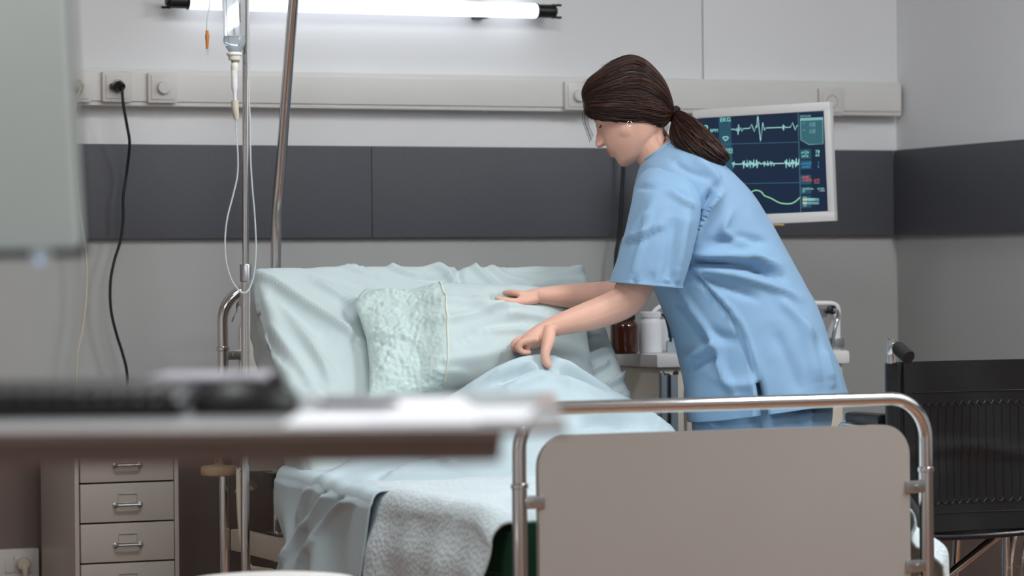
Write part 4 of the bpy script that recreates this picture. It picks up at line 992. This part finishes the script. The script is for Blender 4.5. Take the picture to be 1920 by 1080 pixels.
# near hand grips the sheet: knuckles at the left, thumb dropping at the right
body.ball(N(985, 650, -.262), (.013, .026, .011), 8)
body.ball(N(997, 648, -.257), (.014, .024, .011), 8)
body.ball(N(1010, 640, -.262), (.018, .024, .014), 8)
palm([(1040, 600, 1043, 626, .015, -.246, 0), (1033, 598, 1038, 630, .022, -.249, 0), (1022, 601, 1030, 634, .026, -.252, 0), (1006, 609, 1018, 643, .032, -.257, 0), (990, 620, 1004, 650, .036, -.26, 0), (978, 630, 990, 652, .037, -.26, 0)])
for k, y in enumerate((-.294, -.272, -.250, -.229)):
    dx = (6, -3, -1, 6)[k]; dv = (1, -2, -3, -2)[k]; L = (0, 3, 2, -3)[k]
    limb(body, [(1004+dx, 634+dv, y, .0092), (985+dx, 637+dv, y-.002, .0094), (971+dx, 642+dv, y-.004, .009), (966+dx-L*.3, 651+dv, y-.003, .0086), (974+dx, 659+dv, y+.004, .0082), (989+dx+L, 660+dv, y+.012, .0072)], 10, 4)
limb(body, [(1030, 615, -.272, .0155), (1029, 634, -.292, .0165), (1025, 650, -.304, .014), (1022, 666, -.311, .012), (1025, 680, -.313, .0108), (1033, 688, -.311, .0078)], 12, 4)
# far hand pressed on the pillow's top edge
palm([(1022, 542, 1020, 567, .014, -.116, 0), (1014, 540, 1012, 569, .021, -.12, 0), (1004, 541, 1000, 569, .026, -.126, 0), (990, 544, 986, 568, .034, -.13, 0), (974, 547, 972, 563, .038, -.13, 0)])
for k, y in enumerate((-.155, -.132, -.109, -.087)):
    limb(body, [(985, 553, y, .0094), (968, 550, y+.004, .0092), (954, 549, y+.02, .0086), (944, 552, y+.04, .008), (938, 558, y+.055, .007)], 10, 4)
limb(body, [(1006, 560, -.142, .014), (986, 565, -.158, .0128), (966, 566.5, -.166, .0108), (948, 564, -.168, .0098), (935, 560.5, -.165, .0078), (929, 559, -.160, .0055)], 12, 4)
# legs under the trousers, one surface with the rest
def nl(x, y, z): return NB+R0*x+F0*y+Vector((0, 0, z))
for s, dx in ((-1, .0), (1, -.06)):
    body.tube([nl(dx+.0, s*.07, .76), nl(dx-.02, s*.09, .63), nl(dx-.03, s*.095, .46), nl(dx-.005, s*.095, .30), nl(dx+.02, s*.095, .09), nl(dx+.0, s*.095, .055)], [.07, .075, .06, .056, .038, .036], 16)
bo = build('body', body, 'skin', wom, 180)
bake(bo, ('REMESH', dict(mode='VOXEL', voxel_size=.0026)), ('SMOOTH', dict(factor=.5, iterations=7)))
# face details
Hm = Matrix((hfw, hlt, hup)).transposed()
for s in (-1, 1):
    x, z = Hpx(1127.5, 234); e = MB()
    lash = [H(x+.0045-.010*abs(q)**2-.0012, s*(.031+.012*q), z-.006+.003*q*q) for q in [-1+.2*i for i in range(11)]]
    build('eyelashes', MB().tube(lash, [.0008]+[.0017]*9+[.0008], 6), 'eye', wom)
    x, z = Hpx(1119, 222)
    build('eyebrow', MB().tube([H(x-.004-.013*q*q, s*(.016+.030*q), z+.001+.004*math.sin(q*2.4)) for q in [.1*i for i in range(11)]], [.001]+[.0026]*7+[.002, .0015, .0008], 6, True, .6), 'hair', wom)
lp = MB()
for (u, v), hh, ww in (((1135.5, 285.5), .0042, .019), ((1140.5, 291.5), .0048, .017)):
    x, z = Hpx(u, v); rr = []
    for i in range(13):
        q = -1+i/6; k = math.sqrt(max(0.02, 1-q*q)); c = H(x-.004-.012*q*q, ww*q, z+.0015*abs(q))
        rr.append([c+hfw*(.0045*k*math.cos(a))+hup*(hh*k*math.sin(a)) for a in [2*math.pi*j/10 for j in range(10)]])
    lp.loft(rr)
build('lips', lp, 'lip', wom)
er = N(1180.5, 232, -.1)
build('earring', MB().tube([er+R0*(.0062*math.cos(a))+Vector((0, 0, .0062*math.sin(a))) for a in [math.radians(-250+14*i) for i in range(24)]], .0010, 8), 'silver', wom)
# --- hair
hs_ = [(1092, 184, 1094, 200, .02, .0), (1091, 170, 1099, 214, .045, 0), (1103, 150, 1112, 222, .064, 0), (1126, 132, 1133, 229, .079, 0), (1152, 116, 1162, 235, .088, 0), (1180, 106, 1192, 239, .092, 0), (1206, 112, 1216, 240, .09, 0), (1230, 133, 1236, 240, .08, 0), (1248, 157, 1248, 234, .064, 0), (1259, 184, 1256, 226, .042, 0), (1264, 204, 1261, 219, .018, 0)]
NA = 120
def hairring(r, n=NA, e=3.1):
    a = N(r[0], r[1], r[5]); b = N(r[2], r[3], r[5]); c = (a+b)/2; h = (a-b)/2; out = []
    for i in range(n):
        q = 2*math.pi*i/n; cc, ss = math.cos(q), math.sin(q); ee = 2.2 if cc > 0 else e
        out.append(c+h*math.copysign(abs(cc)**(2/ee), cc)+F0*(r[4]*math.copysign(abs(ss)**(2/ee), ss)))
    return out
hrs = [hairring(r) for r in spl(hs_, 6)]
def groom(rs, amp, seed):
    out = []; L = len(rs)-1
    for i, r in enumerate(rs):
        c = sum(r, Vector())/len(r); row = []
        for j, p in enumerate(r):
            q = 2*math.pi*j/len(r); k = noise.noise(Vector((math.cos(q)*9+seed, math.sin(q)*9, i/L*1.2)))*.6+noise.noise(Vector((math.cos(q)*22, math.sin(q)*22+seed, i/L*1.5)))*.4
            row.append(p+(p-c).normalized()*(amp*k))
        out.append(row)
    return out
hrs = groom(hrs, .006, 3)
hair = build('hair', MB().loft(hrs), 'hair', wom, 180)
pt_ = [(1264, 207, 1260, 224, .016, -.01), (1278, 212, 1257, 244, .034, -.025), (1302, 229, 1263, 270, .048, -.05), (1329, 256, 1283, 290, .052, -.075), (1350, 276, 1312, 305, .05, -.09), (1362, 292, 1338, 311, .034, -.095), (1367, 300, 1358, 310, .012, -.095)]
prs = groom([hairring(r, 90, 2.2) for r in spl(pt_, 7)], .009, 9)
pony = build('ponytail', MB().loft(prs), 'hair', wom, 180)
tie = N(1263, 213, -.004)
tx = (N(1276, 222, -.01)-N(1256, 208, 0)).normalized(); ta = tx.cross(Vector((0, 0, 1))).normalized(); tb = tx.cross(ta)
build('hair_tie', MB().loft([[tie+ta*((.0175+.005*math.cos(b))*math.cos(a))+tb*((.0175+.005*math.cos(b))*math.sin(a))+tx*(.008*math.sin(b)) for b in [2*math.pi*k/8 for k in range(8)]] for a in [2*math.pi*k/24 for k in range(25)]], False), 'hair_tie', wom)
sm = MB(); sl = MB(); rnd = random.Random(5)
def strand(rs, j0, i0, i1, lift, r, drift):
    n = len(rs[0]); pts = []
    for i in range(i0, i1):
        f = (i-i0)/max(1, i1-i0-1); jj = (j0+drift*f) % n; ja = int(jj); jb = (ja+1) % n; p = lerp(rs[i][ja], rs[i][jb], jj-ja); c = sum(rs[i], Vector())/n
        pts.append(p+(p-c).normalized()*(lift*math.sin(math.pi*f)+.0006))
    if len(pts) > 3: (sl if rnd.random() < .3 else sm).tube(pts, [r*(.4+.6*math.sin(math.pi*(k+.5)/len(pts))) for k in range(len(pts))], 3)
for k in range(620):
    i0 = rnd.choice((0, 1, 2, 3, 4, 6, 8, 10, 14, 20)); strand(hrs, rnd.random()*NA, i0, len(hrs)-1-rnd.randrange(0, 3), rnd.uniform(-.0004, .0035), rnd.uniform(.0005, .0011), rnd.uniform(-9, 9))
for k in range(380):
    i0 = rnd.randrange(0, 12); strand(prs, rnd.random()*90, i0, len(prs)-rnd.randrange(0, 6), rnd.uniform(-.001, .009), rnd.uniform(.0006, .0013), rnd.uniform(-12, 12))
# loose wisps at the forehead, nape and ponytail end
for k in range(60):
    a = rnd.uniform(0, 1); u0, v0 = lerp(1100, 1150, a)+rnd.uniform(-4, 4), lerp(160, 118, a)+rnd.uniform(-3, 6); y = rnd.uniform(-.05, .05)
    sm.tube([N(u0+14, v0+12, y), N(u0, v0, y), N(u0-rnd.uniform(2, 8), v0-rnd.uniform(2, 5), y), N(u0-rnd.uniform(4, 14), v0+rnd.uniform(-4, 9), y)], [.0006, .0006, .0005, .0002], 3)
for k in range(9):
    y = rnd.uniform(-.05, .02); e = rnd.uniform(0, 14)
    sm.tube([Vector(p) for p in spl([N(1104+e*.6, 190, y), N(1095+e*.4, 205, y-.005), N(1091+e, 222+e, y-.005), N(1098+e*.8, 245, y), N(1106+e*.5, 268-e, y)], 4)], .0004, 3)
for k in range(22):
    u0, v0 = rnd.uniform(1330, 1362), rnd.uniform(285, 305); sm.tube([N(u0-16, v0-10, -.09), N(u0, v0, -.1), N(u0+rnd.uniform(3, 12), v0+rnd.uniform(-10, 8), -.1)], [.0008, .0007, .0002], 3)
for k in range(8):
    sm.tube([Vector(p) for p in spl([N(1240+k*2, 234, -.06), N(1243+k, 250, -.065), N(1250-k, 262+k, -.06)], 4)], .0005, 3)
sto = build('hair_strands', sm, 'strand', wom, 180); sto['kind'] = 'stuff'
slo = build('hair_highlights', sl, 'strand_light', wom, 180); slo['kind'] = 'stuff'
# --- scrub top
tq = [(1290, 790, 1589, 748, .222, 0), (1286, 755, 1586, 728, .220, 0), (1279, 700, 1573, 685, .214, 0), (1263, 628, 1552, 630, .207, 0), (1241, 580, 1530, 577, .202, 0), (1219, 530, 1503, 526, .198, 0), (1200, 470, 1470, 467, .197, 0), (1190, 420, 1441, 415, .2, 0), (1186, 378, 1410, 364, .2, 0), (1190, 345, 1374, 324, .19, 0), (1195, 325, 1338, 297, .165, 0), (1199, 313, 1300, 278, .118, 0), (1203, 307, 1274, 268, .082, 0), (1207, 303, 1262, 265, .068, 0)]
NT = 170
trs = rings(tq, 9, NT, 2.35)
ctop = Creases([
 ([(1286, 492), (1330, 494), (1400, 500), (1470, 520)], -.014, 7), ([(1296, 480), (1350, 480), (1410, 484), (1460, 498)], .010, 8), ([(1300, 505), (1370, 514), (1440, 535), (1500, 560)], .008, 9), ([(1310, 520), (1370, 540), (1420, 560)], -.006, 9),
 ([(1330, 455), (1390, 448), (1440, 456)], -.006, 9), ([(1353, 362), (1330, 390), (1312, 424), (1302, 460)], .012, 8), ([(1340, 352), (1318, 386), (1304, 420)], -.010, 8), ([(1372, 395), (1356, 430), (1380, 450), (1410, 452)], .006, 8), ([(1400, 480), (1412, 478), (1424, 482)], .006, 6),
 ([(1283, 493), (1330, 545), (1376, 600), (1400, 655), (1420, 712)], -.007, 4), ([(1290, 493), (1338, 545), (1384, 600), (1408, 655), (1427, 708)], .005, 5),
 ([(1274, 548), (1305, 590), (1344, 646), (1352, 690), (1378, 740)], .010, 8), ([(1262, 560), (1300, 610), (1330, 660)], -.006, 9), ([(1286, 674), (1320, 654), (1346, 645)], .009, 7), ([(1290, 690), (1330, 672), (1350, 668)], -.007, 8), ([(1285, 560), (1330, 620), (1390, 640)], -.005, 10),
 ([(1420, 712), (1428, 745), (1436, 790)], -.010, 5), ([(1412, 716), (1416, 760), (1412, 800)], .012, 7), ([(1500, 600), (1520, 660), (1535, 720)], .005, 12), ([(1450, 620), (1480, 680), (1500, 740)], -.004, 14), ([(1540, 650), (1560, 720)], .006, 8), ([(1460, 560), (1490, 590), (1530, 640)], .005, 10),
 ([(1300, 300), (1330, 320), (1350, 345)], .006, 8), ([(1260, 300), (1290, 320), (1330, 335)], -.004, 8), ([(1330, 700), (1370, 720), (1420, 720)], .004, 10)])
def wrinkle(rs, cr, k=.0016, seed=0):
    L = len(rs); n = len(rs[0]); out = []
    for i, r in enumerate(rs):
        row = []
        for j, p in enumerate(r):
            d1 = rs[min(i+1, L-1)][j]-rs[max(i-1, 0)][j]; d2 = r[(j+1) % n]-r[j-1]; nn = d1.cross(d2)
            if nn.length < 1e-9: row.append(p); continue
            nn.normalize(); c = sum((r[(q*n)//8] for q in range(8)), Vector())/8
            if nn.dot(p-c) < 0: nn = -nn
            h = 1.25*cr(px(p)) if nn.dot(CAM-p) > 0 else 0
            h += k*2.2*nz(p, 7, seed)+k*nz(p, 19, seed+4)
            row.append(p+nn*h)
        out.append(row)
    return out
trs = wrinkle(trs, ctop, .002, 2)
tmb = MB().loft(trs, False)
def slit(f):
    c = sum((tmb.v[i] for i in f), Vector())/len(f); u, v = px(c)
    return v > 709 and (c-NB).dot(F0) < 0 and abs(u-(1420+(v-709)*.2)) < .5+(v-709)*.09
tmb.f = [f for f in tmb.f if not slit(f)]
top = build('scrub_top', tmb, 'scrub', wom, 180)
md = top.modifiers.new('thickness', 'SOLIDIFY'); md.thickness = .003; md.offset = -1
build('neckband', MB().tube(trs[-1][::4]+[trs[-1][0]], .0042, 8), 'scrub', top)
def sleeve(spec, cr, seed):
    sec = [(-1, .25), (-.52, -.92), (.55, -1), (1, -.45), (1, .4), (.5, 1), (-.55, 1)]
    for _ in range(3):
        sec = [q for i in range(len(sec)) for q in (lerp(Vector(sec[i-1]), Vector(sec[i]), .22), lerp(Vector(sec[i-1]), Vector(sec[i]), .78))]
    rs = []
    for r in spl(spec, 7):
        a = N(r[0], r[1], r[5]); b = N(r[2], r[3], r[5]); c = (a+b)/2; h = (b-a)/2
        rs.append([c+h*s_[0]+F0*(r[4]*s_[1]) for s_ in sec])
    rs = wrinkle(rs, cr, .0014, seed)
    # dense round the ring for the hem stitching
    o = build('sleeve', MB().loft(rs, False), 'scrub', top, 180)
    md = o.modifiers.new('thickness', 'SOLIDIFY'); md.thickness = .003; md.offset = -1
    build('hem', MB().tube([p for p in rs[-1]]+[rs[-1][0]], .0028, 6), 'scrub', o)
    build('hem_seam', MB().tube([p for p in rs[-3]]+[rs[-3][0]], .0016, 6), 'scrub', o)
    return o
csl = Creases([([(1196, 352), (1250, 350), (1300, 372)], -.005, 5), ([(1172, 450), (1200, 440), (1225, 427), (1260, 405)], .005, 6), ([(1180, 462), (1208, 450), (1240, 430)], -.003, 7), ([(1290, 400), (1280, 450), (1268, 520)], .005, 9), ([(1265, 400), (1258, 470), (1250, 530)], -.005, 9),
 ([(1225, 370), (1214, 420), (1200, 470), (1180, 528)], .005, 4), ([(1250, 352), (1275, 372), (1298, 386)], .006, 6), ([(1212, 395), (1195, 420), (1180, 445)], .005, 6)] + [([(1190+9*k, 512), (1188+9*k, 530)], .0035*(1 if k % 2 else -1), 3.5) for k in range(10)])
sleeve([(1214, 316, 1268, 316, .04, -.11), (1196, 330, 1296, 338, .066, -.145), (1183, 356, 1311, 372, .082, -.178), (1175, 390, 1312, 410, .088, -.195), (1166, 430, 1304, 448, .09, -.204), (1155, 470, 1294, 488, .09, -.208), (1141, 512, 1283, 525, .09, -.210), (1137, 526, 1279, 539, .09, -.210)], csl, 5)
sleeve([(1214, 318, 1268, 318, .04, .11), (1198, 335, 1296, 340, .066, .145), (1186, 360, 1309, 372, .08, .17), (1180, 400, 1305, 412, .085, .175), (1172, 450, 1290, 460, .085, .172), (1162, 505, 1272, 512, .085, .165)], Creases([]), 8)
# --- trousers
tm = MB()
tm.loft(rings([(1306, 700, 1548, 690, .15, 0), (1302, 745, 1560, 740, .17, 0), (1297, 790, 1560, 780, .185, 0), (1305, 840, 1552, 830, .185, 0), (1325, 890, 1535, 880, .165, 0)], 4, 40))
for s, dx in ((-1, .0), (1, -.06)):
    tm.tube([nl(dx+.0, s*.085, .72), nl(dx-.015, s*.10, .62), nl(dx-.02, s*.10, .46), nl(dx-.0, s*.10, .30), nl(dx+.015, s*.10, .12), nl(dx+.015, s*.10, .075)], [.10, .115, .098, .092, .088, .088], 24)
tr_o = build('scrub_trousers', tm, 'scrub', wom, 180)
bake(tr_o, ('REMESH', dict(mode='VOXEL', voxel_size=.009)), ('SMOOTH', dict(factor=.5, iterations=6)))
ctr = Creases([([(1425, 770), (1432, 790), (1438, 810)], -.007, 6), ([(1330, 770), (1345, 805)], .008, 8), ([(1510, 770), (1515, 810)], .008, 9), ([(1470, 772), (1500, 778), (1540, 775)], .006, 6)])
off = parent_world(wom)
for vtx in tr_o.data.vertices:
    p = vtx.co+off; nn = vtx.normal
    vtx.co = vtx.co+nn*((ctr(px(p)) if nn.dot(CAM-p) > 0 else 0)+.006*nz((p.x, p.y, p.z*.4), 9, 7)+.002*nz(p, 25, 3))
for s, dx in ((-1, .0), (1, -.06)):
    rr = []
    for i in range(11):
        f = i/10; w_ = .047*math.sin(math.pi*(.12+.78*f))**.5; h = lerp(.10, .05, smst(.3, .8, f))*math.sin(math.pi*min(.5, .12+f*2))**.5*(1 if f < .9 else .8)
        c = nl(dx+.09-.27*f, s*.10, 0)
        rr.append([c+F0*(w_*math.cos(q))+Vector((0, 0, max(.0, h*math.sin(q)))) for q in [math.pi*k/14 for k in range(15)]])
    build('shoe', MB().loft(rr), 'shoe', wom, 60)
